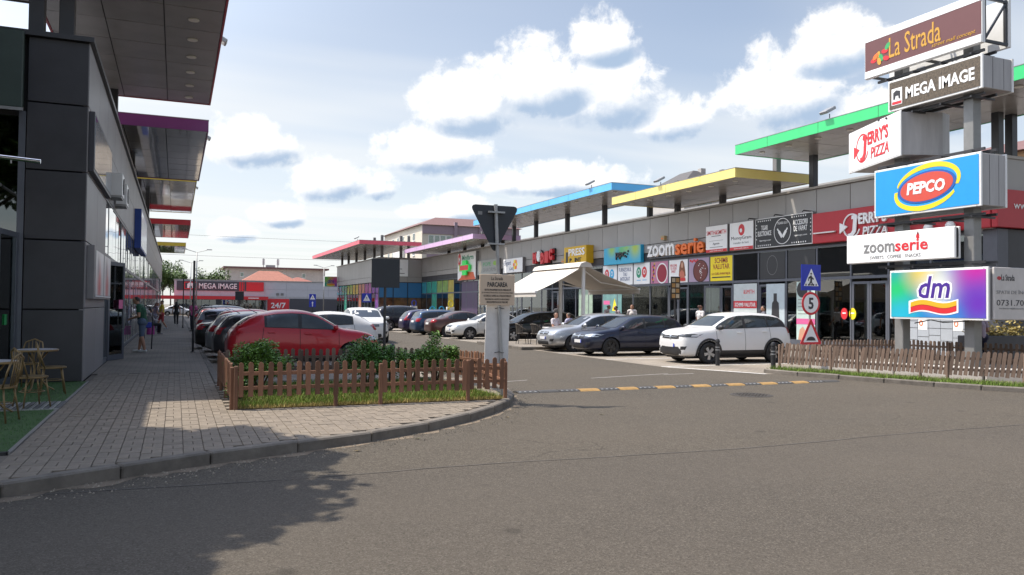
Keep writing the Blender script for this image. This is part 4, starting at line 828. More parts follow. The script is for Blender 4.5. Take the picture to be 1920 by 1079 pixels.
# rotated pizza sign
jd = Vector((.352, .936, 0)); jn = Vector((18.9, 16.45, 0)); jp = Vector((.936, -.352, 0)); FJ = Face(jn+jd*3.1, -jd)
s = top('pizza_pylon_sign', 'white pylon sign turned askew with red Jerry\'s Pizza lettering', 'sign', tuple(jn+Vector((0, 0, 6.1))))
pts = [(0, 0), (3.1, 0), (3.1, -1.2), (2.85, -1.55), (2.4, -1.75), (.4, -1.75), (0, -1.4)]
Mj = Matrix((FJ.r, FJ.n, Vector((0, 0, 1)))).transposed().to_4x4(); Mj.translation = FJ.o
MB().prism(pts, 6.14, 7.36, M=Mj).build('case', SIDE, s); MB().bbox(-.02, 3.14, 6.1, 7.4, .0, .05, .01, M=FJ.M).build('rim', WHITEP, s); slab(FJ, 'face_panel', WPR, s, .03, 3.07, 6.15, 7.35, .051, .06)
jerry(FJ, s, .42, 6.28, .98, .061, RED, RED, .006)
s, a, b = pbox('clothing_sign', 'bright blue pylon sign with a red oval reading PEPCO', 14.1, 17.5, 4.42, 5.83, 1.0, paint('azure', (.015, .30, .72)), SIDE)
cx, cy = (a+b)/2+.08, 5.13; PY_ = paint('sun_yellow', (.78, .62, .02))
def rell(rx, ry, n=40, rot=.1, dx=0, dy=0, a0=0, a1=360): return ell(cx+dx, cy+dy, rx, ry, n, a0, a1, rot)
shape(FP, 'swoosh', PY_, s, rell(1.02, .56, 30, .12, .04, .08, -25, 165)+rell(.95, .45, 30, .12, .0, .05, -25, 165)[::-1], .012, .016); shape(FP, 'swoosh', PY_, s, rell(1.02, .56, 30, .12, -.04, -.08, 165, 330)+rell(.95, .45, 30, .12, .0, -.05, 165, 330)[::-1], .012, .016)
shape(FP, 'oval', paint('navy_blue', (.02, .10, .38)), s, rell(.93, .43), .017, .02); shape(FP, 'oval', paint('tomato', (.58, .075, .05)), s, rell(.84, .38), .021, .024); text(FP, 'PEPCO', WPR, s, cx-.62, cy-.17, 1.22, .34, .025, bold=.04, shear=.12)
s, a, b = pbox('sweets_sign', 'white pylon sign reading zoomserie in black and red', 14.85, 18.55, 3.12, 3.97, .22, WPR, BLACK, .02)
text(FP, 'zoom', GREYI, s, a+.66, 3.4, 1.12, .26, .012, bold=.02); text(FP, 'serie', RED, s, a+1.8, 3.4, 1.08, .32, .012, bold=.02); text(FP, 'SWEETS · COFFEE · SNACKS', GREYI, s, a+.9, 3.22, 1.75, .09, .012)
shape(FP, 'drop', RED, s, ell(a+2.56, 3.78, .06, .07, 14)+[(a+2.56, 3.93)], .012, .016)
s, a, b = pbox('drugstore_pylon_sign', 'rainbow coloured dm sign low on the pylon', 13.92, 16.95, 1.47, 2.85, 2.2, blobs('dm', (.02, .20, .52), [(1.25, .75, 1.1, (.02, .50, .14)), (1.1, .05, .9, (.02, .42, .58)), (.4, 1.35, .95, (.66, .50, .05)), (-.1, .85, .95, (.70, .72, .66)), (-1.2, 1.3, 1.1, (.55, .02, .28)), (-1.25, .45, 1.2, (.13, .03, .40)), (-.4, .0, .7, (.03, .22, .56))]), SIDE)
IND = paint('indigo', (.06, .02, .25))
text(FP, 'dm', WPR, s, a+.92, 2.02, 1.1, .68, .012, .004, bold=.06, shear=.2); text(FP, 'dm', IND, s, a+.98, 2.06, .98, .6, .017, .004, bold=.015, shear=.2)
def wave(v, h, x0=.72, x1=2.15): return [(a+x0+(x1-x0)*i/14, v+.06*math.sin(i/14*6.28)+.05*i/14) for i in range(15)]+[(a+x0+(x1-x0)*i/14, v+h+.06*math.sin(i/14*6.28)+.05*i/14) for i in range(14, -1, -1)]
shape(FP, 'ribbon_edge', WPR, s, wave(1.62, .36, .66, 2.2), .012, .015); shape(FP, 'ribbon', RED, s, wave(1.66, .15), .016, .019); shape(FP, 'ribbon', paint('ribbon_yellow', (.75, .40, .02)), s, wave(1.8, .14), .016, .019)
lt = top('letting_board', 'grey letting board with La Strada and 0731.708.70 phone number', 'sign', (19.9, 13.9, 1.5)); fl2 = Face((19.12, 13.93, 0), (1, 0, 0)); MB().bbox(19.14, 21.3, 13.86, 13.92, 1.5, 2.84, .01).build('panel', mat('board_grey', (.52, .49, .47), .6), lt)
text(fl2, 'La Strada', INK, lt, .28, 2.5, .5, .16, .071); text(fl2, 'SPATII DE ÎNCHIRIAT', GREYI, lt, .1, 2.16, 1.7, .11, .071); text(fl2, '0731.708.700', INK, lt, .1, 1.86, 1.75, .15, .071); text(fl2, 'inchirieri@lastrada-concept.ro', GREYI, lt, .2, 1.76, 1.5, .05, .071); shape(fl2, 'emblem_leaf', DRED, lt, ell(.2, 2.56, .08, .05, 10), .071, .074)
MB().tube([(19.3, 14.7, 1.45), (19.1, 15.3, 1.4), (19.25, 15.8, 1.46), (19.1, 16.2, 1.36)], .015, 6).build('loose_cable', BLACK, PY)
# ================================================================ cars
def evaluated(ob):
    dg = bpy.context.evaluated_depsgraph_get(); return bpy.data.meshes.new_from_object(ob.evaluated_get(dg))
def lerp_tab(tab, t):
    for (a, b), (c, d) in zip(tab, tab[1:]):
        if t <= c: return b+(d-b)*(t-a)/(c-a) if c > a else d
    return tab[-1][1]
# t runs from nose (0) to tail (1); heights as a fraction of the car's height
TOPS = {'sporty': [(0, .40), (.015, .50), (.06, .59), (.15, .64), (.26, .675), (.34, .81), (.43, .94), (.51, .99), (.60, 1.0), (.70, .985), (.80, .935), (.88, .85), (.94, .72), (.98, .62), (1, .44)],
        'hatch': [(0, .40), (.015, .50), (.06, .585), (.15, .63), (.25, .665), (.33, .80), (.42, .935), (.50, .985), (.62, 1.0), (.76, .985), (.86, .945), (.905, .88), (.955, .70), (.985, .60), (1, .44)],
        'suv': [(0, .43), (.012, .57), (.04, .635), (.13, .672), (.235, .70), (.32, .83), (.41, .945), (.48, .985), (.62, 1.0), (.78, .985), (.89, .945), (.925, .88), (.965, .70), (.985, .62), (1, .46)],
        'wagon': [(0, .40), (.015, .49), (.06, .57), (.15, .615), (.26, .655), (.34, .80), (.43, .935), (.52, .985), (.64, 1.0), (.80, .985), (.905, .955), (.935, .90), (.97, .70), (.99, .58), (1, .44)],
        'sedan': [(0, .40), (.015, .49), (.06, .575), (.15, .62), (.265, .66), (.35, .81), (.44, .945), (.53, .995), (.62, .995), (.71, .95), (.79, .84), (.865, .725), (.95, .70), (.985, .66), (1, .46)]}
WID = [(0, .66), (.015, .80), (.06, .92), (.15, .975), (.3, 1), (.7, 1), (.86, .975), (.94, .92), (.985, .82), (1, .70)]
BELT = {'sporty': (.60, .70), 'hatch': (.60, .68), 'suv': (.62, .70), 'wagon': (.60, .66), 'sedan': (.60, .68)}
DLO = {'sporty': (.305, .545, .765, .77), 'hatch': (.30, .535, .735, .86), 'suv': (.285, .525, .745, .875), 'wagon': (.30, .525, .72, .915), 'sedan': (.31, .54, .735, .785)}
CARGLASS = mat('car_glass', (.018, .022, .026), .03, var=.3, scale=1.2, spec=.8)
TYRE, RIM, RIMD = mat('tyre', (.02, .02, .021), .85, var=.2), mat('alloy', (.42, .42, .43), .3, metal=.8, var=.05), mat('dark_alloy', (.05, .05, .052), .35, metal=.5)
CHROME, HEADL = mat('chrome_trim', (.55, .55, .56), .15, metal=1, var=0), mat('headlamp', (.50, .53, .55), .1, metal=.5, var=.3, scale=14, spec=.8)
HEADD = mat('dark_headlamp', (.05, .055, .06), .08, var=.3, scale=14, spec=.8)
TAIL, PLATE, SEAM = mat('tail_lamp', (.32, .012, .018), .12, var=.2, scale=14), mat('number_plate', (.62, .62, .62), .5, var=0), mat('panel_gap', (.008, .008, .009), .8, var=0)
def arch(cx, cz, r, a0=-12, a1=192, n=20): return [(cx+r*math.cos(R(a0+(a1-a0)*i/n)), cz+r*math.sin(R(a0+(a1-a0)*i/n))) for i in range(n+1)]
def patch(bvh, poly, axis, name, m, parent, lift=.007, step=.07, L=6, lim=None):
    """a piece of trim or glass cut to an outline and laid on the body surface"""
    e = []; n = len(poly)
    for i in range(n):
        a, b = Vector(poly[i]), Vector(poly[(i+1) % n]); k = max(1, int((b-a).length/step))
        e += [a+(b-a)*j/k for j in range(k)]
    ne = len(e); us, vs = [p.x for p in e], [p.y for p in e]; pts = list(e)
    u = min(us)+step*.5
    while u < max(us):
        v = min(vs)+step*.5
        while v < max(vs):
            if poly_in(u, v, [tuple(q) for q in poly]): pts.append(Vector((u, v)))
            v += step
        u += step
    vo, _, fo, _, _, _ = delaunay_2d_cdt(pts, [(i, (i+1) % ne) for i in range(ne)], [list(range(ne))], 1, 1e-5)
    sg = -1 if axis in ('right', 'rear') else 1; out = []
    for p in vo:
        if axis in ('left', 'right'): o, d = Vector((p.x, sg*L, p.y)), Vector((0, -sg, 0))
        else: o, d = Vector((sg*L, p.x, p.y)), Vector((-sg, 0, 0))
        h = bvh.ray_cast(o, d); out.append(None if h[0] is None or (lim and abs(h[0].x) < lim) else h[0]+h[1]*lift if h[1].dot(d) < 0 else h[0]-d*lift)
    idx = {}; V = []
    for i, q in enumerate(out):
        if q is not None: idx[i] = len(V); V.append(tuple(q))
    Fs = [tuple(idx[i] for i in (f if sg*(1 if axis in ('front', 'rear') else -1) > 0 else f[::-1])) for f in fo if all(i in idx for i in f) and max((out[f[i]]-out[f[i-1]]).length for i in range(len(f))) < .24]
    if not Fs: return None
    return MB().add(V, Fs).build(name, m, parent, smooth=True)
def ribbon(pts, w):
    P = [Vector(p) for p in pts]; Lf, Rt = [], []
    for i, p in enumerate(P):
        t = (P[min(i+1, len(P)-1)]-P[max(i-1, 0)]).normalized(); n = Vector((-t.y, t.x))*w/2; Lf.append(tuple(p+n)); Rt.append(tuple(p-n))
    return Lf+Rt[::-1]
WHEELS = {}
def wheel_meshes(r, dark, spokes):
    key = (round(r, 2), dark, spokes)
    if key not in WHEELS:
        ty = MB().lathe([(r*.62, -.1), (r*.9, -.1), (r*.985, -.08), (r, -.04), (r, .04), (r*.985, .08), (r*.9, .1), (r*.62, .1), (r*.6, .0), (r*.62, -.1)], 28, caps=False).mesh('wheel', TYRE, True)
        rm = MB().lathe([(r*.66, .0), (r*.66, .092), (r*.60, .092), (r*.58, .05), (.03, .04)], 24)
        for i in range(spokes):
            M = Matrix.Rotation(2*math.pi*i/spokes, 4, 'Z'); rm.add([(-.035, .04, .088), (.035, .04, .088), (.055, r*.62, .085), (-.055, r*.62, .085), (-.03, .04, .05), (.03, .04, .05), (.05, r*.62, .05), (-.05, r*.62, .05)], [(0, 1, 2, 3), (7, 6, 5, 4), (0, 3, 7, 4), (1, 5, 6, 2), (2, 6, 7, 3), (0, 4, 5, 1)], 1, M)
        rm.lathe([(.055, .05), (.05, .095)], 12, 1)
        WHEELS[key] = ty, rm.mesh('rim', [BLACK, RIMD if dark else RIM])
    return WHEELS[key]
def car(name, label, kind, L, Wd, H, col, x, y, head, metal=.3, z=0.0, clad=False, wr=.32, dark=False, spokes=5, group=None, tail=None, face=1, rails=False, lo=False, glass=None):
    pm_ = mat('car_paint_'+name+'_%d' % (len(MATS)), col, .28, metal=metal, var=.03, scale=1, coat=.5)
    root = top(name, label, 'car', (x, y, z), head, group, local=True); GL_ = glass or CARGLASS
    T = TOPS[kind]; w0 = Wd/2; b0, b1 = BELT[kind]
    ztop = lambda t: lerp_tab(T, t)*H
    belt = lambda t: (b0+(b1-b0)*t)*H
    X = lambda t: L/2-t*L
    st = sorted(set([t for t, _ in T]+[.2, .29, .38, .57, .68, .93])); rings = []
    for t in st:
        w = lerp_tab(WID, t)*w0; zt = ztop(t); zb = .2+.05*max(0, 1-t/.06)+.08*max(0, (t-.93)/.07); bl = belt(t); cab = max(0, min(1, (zt-bl-.06)/.22))
        zs = min(bl, zt-.05); zm = zb+(zs-zb)*.55
        hood = [(.93*w, zt-.065), (.78*w, zt-.018), (.42*w, zt)]; cabn = [(.955*w, bl), (.775*w, zt-.10), (.60*w, zt-.018)]
        p5, p6, p7 = [tuple(h[i]*(1-cab)+c[i]*cab for i in (0, 1)) for h, c in zip(hood, cabn)]
        half = [(.80*w, zb), (.95*w, zb+.07), (w, zb+.24), (.995*w, zm+.06), p5, p6, p7]
        rings.append([(X(t), yy, zz) for yy, zz in [(0, zb)]+half+[(0, zt)]+[(-a, b) for a, b in half[::-1]]])
    n = len(rings[0]); V = [p for r_ in rings for p in r_]; Fc = []
    for i in range(len(rings)-1):
        for k in range(n): Fc.append((i*n+k, i*n+(k+1) % n, (i+1)*n+(k+1) % n, (i+1)*n+k))
    Fc += [tuple(range(n-1, -1, -1)), tuple((len(rings)-1)*n+k for k in range(n))]
    tmp = MB().add(V, Fc).build('tmp', pm_); bm = bmesh.new(); bm.from_mesh(tmp.data); bmesh.ops.recalc_face_normals(bm, faces=bm.faces); bm.to_mesh(tmp.data); bm.free()
    md_ = tmp.modifiers.new('s', 'SUBSURF'); md_.levels = md_.render_levels = 1 if lo else 2
    xf, xr = L/2-.205*L, -L/2+.20*L; ar = wr+.05
    cut = MB()
    for xx in (xf, xr): cut.lathe([(ar, -w0-.2), (ar, -w0+.30), (ar*.8, -w0+.32)], 24, M=Matrix.Translation((xx, 0, wr)) @ Matrix.Rotation(R(90), 4, 'X') @ Matrix.Scale(-1, 4, (0, 0, 1))); cut.lathe([(ar*.8, w0-.32), (ar, w0-.30), (ar, w0+.2)], 24, M=Matrix.Translation((xx, 0, wr)) @ Matrix.Rotation(R(90), 4, 'X') @ Matrix.Scale(-1, 4, (0, 0, 1)))
    cob = cut.build('cut', BLACK); bm = bmesh.new(); bm.from_mesh(cob.data); bmesh.ops.recalc_face_normals(bm, faces=bm.faces); bm.to_mesh(cob.data); bm.free()
    bo = tmp.modifiers.new('b', 'BOOLEAN'); bo.operation = 'DIFFERENCE'; bo.object = cob; bo.solver = 'EXACT'; bo.material_mode = 'TRANSFER'
    me = evaluated(tmp); bpy.data.objects.remove(tmp); bpy.data.objects.remove(cob)
    body = bpy.data.objects.new('body', me); COL.objects.link(body); body.parent = root; OFF[body.name] = Vector((0, 0, 0)); sharp(body, 50); me.name = 'body'
    bm = bmesh.new(); bm.from_mesh(me); bvh = BVHTree.FromBMesh(bm); bm.free()
    P = lambda poly, ax, nm, m, **k: patch(bvh, poly, ax, nm, m, body, **k)
    tA, tB, tC, tD = DLO[kind]
    up_ = lambda t: ztop(t)-.125 if kind != 'sedan' or t < .7 else ztop(t)-.11
    lo_ = lambda t: belt(t)+.045
    for side in ('left', 'right'):
        sg = 1 if side == 'left' else -1
        te = .955 if clad else tD; q = [tA-.01+(tD+.01-tA)*i/14 for i in range(15)]
        P([(X(t), max(up_(t)+.018, lo_(t)+.02)) for t in q]+([(X(.94), belt(.94)+.1), (X(.96), belt(.96)-.02)] if clad else [])+[(X(tD), lo_(tD)-.02), (X(tA-.01), lo_(tA)-.02)], side, 'window_surround', BLACK, lift=.004)
        for k, (a, b) in enumerate(((tA, tB-.012), (tB+.012, tC-.01), (tC+.006, tD))):
            if b-a < .03: continue
            q = [a+(b-a)*i/8 for i in range(9)]; upp = [(X(t), max(up_(t), lo_(t)+.015)) for t in q]
            lb_ = lo_(b)+(.55*(max(up_(b), lo_(b)+.015)-lo_(b)) if k == 2 else 0)
            pts_ = upp+[(X(b), lb_), (X(a), lo_(a))]
            P(pts_, side, 'side_window', GL_)
        for t in (tA-.015, tB, tC+.01): P(ribbon([(X(t+(.02 if t > .7 else 0)), .30), (X(t), belt(t)+.02)], .012), side, 'panel_gap', SEAM, lift=.003)
        P(ribbon([(X(tA), .30), (X(tC+.02), .30)], .012), side, 'panel_gap', SEAM, lift=.003)
        for t in (tB-.05, tC-.04):
            h = bvh.ray_cast(Vector((X(t), sg*5, belt(t)-.1)), Vector((0, -sg, 0)))[0]
            if h: MB().bbox(h.x-.09, h.x+.09, h.y-.012, h.y+.03*sg if sg > 0 else h.y+.012, h.z-.016, h.z+.016, .006).build('door_handle', pm_, body) if sg > 0 else MB().bbox(h.x-.09, h.x+.09, h.y-.03, h.y+.012, h.z-.016, h.z+.016, .006).build('door_handle', pm_, body)
        if clad:
            for xx in (xf, xr): P(arch(xx, wr, ar+.075)+arch(xx, wr, ar+.006)[::-1], side, 'wheel_arch_trim', BLACK, lift=.012, step=.05)
        P([(xf-ar-.02, .235), (xr+ar+.02, .235), (xr+ar+.02, .42 if clad else .29), (xf-ar-.02, .42 if clad else .29)], side, 'sill_trim', BLACK, lift=.008)
        # mirror
        tm = tA+.015; hy = bvh.ray_cast(Vector((X(tm), sg*5, belt(tm)+.06)), Vector((0, -sg, 0)))[0]
        ym = (hy.y if hy else sg*w0*.93)
        Mm = Matrix.Translation((X(tm)+.02, ym+sg*.13, belt(tm)+.085)) @ Matrix.Scale(1, 4)
        mm = MB(); mm.lathe([(.01, -.11), (.06, -.095), (.085, -.04), (.09, .02), (.075, .08), (.03, .105)], 12, M=Mm @ Matrix.Rotation(R(90), 4, 'X') @ Matrix.Diagonal((.75, .85, 1, 1))); mm = mm.build('mirror', BLACK if clad else pm_, body, smooth=True)
        MB().box(X(tm)-.03, X(tm)+.03, min(ym, ym+sg*.08), max(ym, ym+sg*.08), belt(tm)+.02, belt(tm)+.05).build('mirror_arm', BLACK, mm)
    w = w0
    zc_, zw = ztop(TOPS[kind][4][0])+.03, ztop(TOPS[kind][6][0])-.05
    P([(-.70*w, zc_), (.70*w, zc_), (.64*w, zw-.03), (.5*w, zw), (-.5*w, zw), (-.64*w, zw-.03)], 'front', 'windscreen', GL_, step=.09)
    zr0, zr1 = (ztop(.865)+.035, ztop(.71)-.05) if kind == 'sedan' else (ztop(.94)+.02, ztop(.84)-.05) if kind == 'sporty' else (ztop(.965)+.02, ztop(.885)-.05)
    P([(-.66*w, zr0), (.66*w, zr0), (.56*w, zr1), (-.56*w, zr1)], 'rear', 'rear_window', GL_, step=.09)
    for sg in (-1, 1):
        zh = .53*H if kind == 'suv' else .49*H
        P([(sg*.42*w, zh-.02), (sg*.90*w, zh-.04), (sg*.915*w, zh+.07), (sg*.66*w, zh+.06), (sg*.42*w, zh+.03)][::sg], 'front', 'headlight', HEADD if clad else HEADL, step=.05, lim=L/2-.7)
        P([(sg*.60*w, .27*H), (sg*.78*w, .27*H), (sg*.82*w, .34*H), (sg*.62*w, .33*H)][::sg], 'front', 'fog_light', BLACK, step=.06)
        zt_ = belt(.97)
        shp = [(sg*.56*w, zt_-.17), (sg*.87*w, zt_-.19), (sg*.86*w, zt_+.02), (sg*.6*w, zt_-.0)] if tail != 'tall' else [(sg*.68*w, zt_-.2), (sg*.92*w, zt_-.2), (sg*.85*w, zt_+.22), (sg*.72*w, zt_+.2)]
        P(shp[::sg], 'rear', 'tail_light', TAIL, step=.05, lim=L/2-.4)
    if clad: P([(-.6*w, .22), (.6*w, .22), (.66*w, .40), (.5*w, .52), (-.5*w, .52), (-.66*w, .40)], 'front', 'bumper_trim', BLACK, lim=L/2-.5)
    zg = .47*H if kind != 'suv' else .5*H
    gr = P([(-.40*w, zg-.05), (.40*w, zg-.05), (.41*w, zg+.055), (-.41*w, zg+.055)], 'front', 'grille', BLACK, step=.08)
    if clad: P([(-.5*w, zg-.04), (.5*w, zg-.04), (.5*w, zg+.06), (-.5*w, zg+.06)], 'front', 'grille_visor', BLACK, step=.07, lift=.01)
    P(ribbon([(-.39*w, zg+.01), (.39*w, zg+.01)], .02), 'front', 'grille_bar', CHROME, lift=.014); P(ell(0, zg+.005, .06, .06, 12), 'front', 'badge', CHROME, lift=.018, step=.04)
    P([(-.55*w, .23), (.55*w, .23), (.5*w, .27*H), (-.5*w, .27*H)], 'front', 'lower_intake', BLACK, step=.09)
    P([(-.26, .315*H), (.26, .315*H), (.26, .315*H+.11), (-.26, .315*H+.11)], 'front', 'number_plate', PLATE, lift=.016, step=.1); P([(.2, .315*H), (.26, .315*H), (.26, .315*H+.11), (.2, .315*H+.11)], 'front', 'plate_strip', BLU, lift=.02, step=.1)
    zp = .5*H if kind != 'sedan' else .47*H
    P([(-.26, zp), (.26, zp), (.26, zp+.11), (-.26, zp+.11)], 'rear', 'number_plate', PLATE, lift=.016, step=.1); P([(-.7*w, .24), (.7*w, .24), (.72*w, .33), (-.72*w, .33)], 'rear', 'bumper_trim', BLACK, step=.09)
    P(ell(0, zp+.2, .05, .05, 12), 'rear', 'badge', CHROME, lift=.012, step=.04)
    if rails:
        for sg in (-1, 1): MB().tube([(X(.46), sg*.58*w0, ztop(.46)+.0), (X(.5), sg*.6*w0, ztop(.5)+.04), (X(.82), sg*.6*w0, ztop(.82)+.04), (X(.87), sg*.58*w0, ztop(.87))], .016, 6).build('roof_rail', CHROME, body, smooth=True)
    MB().tube([(X(.80), 0, ztop(.80)-.01), (X(.86), 0, ztop(.80)+.1)], [.012, .005], 6).build('aerial', BLACK, body)
    ty, rm = wheel_meshes(wr, dark, spokes)
    for xx in (xf, xr):
        for sg in (-1, 1):
            wo = inst('wheel', ty, root, (xx, sg*(w0-.115), wr), (R(-90*sg), random.uniform(0, 3), 0)); OFF[wo.name] = Vector((0, 0, 0))
            inst('rim', rm, wo, (0, 0, 0))
    MB().box(-L/2+.25, L/2-.25, -w0+.34, w0-.34, .16, .3).build('underbody', BLACK, root)
    return root
CG = 'cars parked along the lane'
PI = math.pi
CLEARG = mat('car_glass_light', (.03, .038, .041), .03, var=.6, scale=1.6, spec=.8)
# right row, from near to far
car('white_suv', 'white compact crossover with black wheel arch trim parked on the right', 'suv', 4.25, 1.78, 1.62, (.66, .66, .66), 16.45, 21.15, PI, 0, clad=True, wr=.335, group=CG, glass=CLEARG)
car('blue_hatchback', 'dark navy blue hatchback parked beside the white crossover', 'hatch', 4.25, 1.76, 1.47, (.016, .02, .042), 15.35, 25.25, PI, .4, dark=True, group=CG)
car('silver_hatchback', 'silver hatchback with dark grille between the navy hatchback and the awning', 'hatch', 4.34, 1.84, 1.5, (.42, .43, .44), 15.3, 28.0, PI, .6, group=CG)
car('black_estate', 'black estate car behind the terrace chairs', 'wagon', 4.7, 1.84, 1.5, (.01, .01, .012), 16.3, 36.0, PI, .3, group=CG)
car('white_liftback', 'old white liftback with silver five spoke wheels nose to the lane', 'sedan', 4.5, 1.73, 1.43, (.62, .62, .60), 15.3, 39.4, PI, 0, group=CG, wr=.31)
car('brown_saloon', 'brown saloon seen from its tail beside the white liftback', 'sedan', 4.65, 1.8, 1.46, (.085, .035, .028), 15.1, 42.3, 0, .5, group=CG)
car('blue_estate', 'steel blue estate car seen from its tail between brown saloon and purple hatchback', 'wagon', 4.7, 1.82, 1.48, (.03, .065, .13), 15.1, 45.2, 0, .5, group=CG, rails=True)
car('purple_hatchback', 'dark purple blue hatchback with tall red tail lamps', 'hatch', 4.0, 1.72, 1.5, (.025, .02, .07), 14.9, 48.4, 0, .4, group=CG, tail='tall')
car('black_suv', 'big black off-roader at the far end of the right row', 'suv', 4.75, 1.9, 1.72, (.012, .011, .018), 14.6, 53.2, 0, .3, group=CG, wr=.36, lo=True)
car('white_estate', 'white estate car facing the camera in the middle of the lane', 'suv', 4.6, 1.88, 1.62, (.64, .64, .63), 8.2, 37.5, R(-94), 0, group=CG)
# left row, tails to the pavement
car('red_hatchback', 'glossy dark red hatchback parked behind the fenced planter', 'sporty', 3.98, 1.76, 1.54, (.42, .003, .013), 3.2, 22.25, 0, .1, z=.05, group=CG, tail='tall', glass=CLEARG, dark=True)
LS = [('charcoal_small_car', 'charcoal small car just behind the red hatchback', 'hatch', 3.9, 1.7, 1.46, (.04, .04, .045), 2.95, 25.2, .4),
      ('silver_small_car', 'silver small car in the left row behind the charcoal small car', 'hatch', 4.0, 1.7, 1.46, (.30, .31, .33), 2.9, 27.5, .6),
      ('black_saloon', 'black saloon with boot lid towards the left pavement', 'sedan', 4.55, 1.78, 1.42, (.008, .008, .009), 2.9, 30.6, .2),
      ('red_small_car', 'bright red small car behind the black saloon', 'hatch', 3.9, 1.68, 1.5, (.42, .015, .02), 3.2, 33.6, .2),
      ('grey_wagon', 'silver grey estate car farther along the left row', 'wagon', 4.5, 1.78, 1.5, (.26, .27, .30), 3.0, 36.6, .6),
      ('black_hatchback', 'black hatchback with glossy tail by the left pavement', 'hatch', 4.2, 1.78, 1.48, (.01, .01, .012), 2.9, 39.8, .3),
      ('wine_red_car', 'wine red car among the far cars of the left row', 'wagon', 4.4, 1.76, 1.5, (.14, .01, .02), 3.1, 44, .4),
      ('dark_grey_car', 'dark grey car near the far end of the left row', 'suv', 4.4, 1.8, 1.6, (.05, .052, .058), 3.1, 49, .5),
      ('pearl_car', 'pearl white car at the far end of the left row', 'hatch', 4.2, 1.76, 1.5, (.55, .55, .54), 3.1, 55, .1)]
for (nm, lb_, kd, L_, W_, H_, c_, x_, y_, me_) in LS: car(nm, lb_, kd, L_, W_, H_, c_, x_, y_, 0, me_, z=.03, group=CG, lo=y_ > 34)
car('white_coupe', 'white small car tail out beyond the red hatchback roof', 'sporty', 4.1, 1.75, 1.5, (.62, .62, .62), 4.55, 28.2, PI, 0, group=CG)
car('far_white_car', 'white car standing across the far end of the left pavement', 'sedan', 4.4, 1.76, 1.45, (.6, .62, .66), .3, 118, 0, 0, group=CG, lo=True)
car('far_blue_car', 'dark blue car by the supermarket front', 'hatch', 4.2, 1.76, 1.5, (.02, .03, .08), 6.5, 128, 0, .3, group=CG, lo=True)

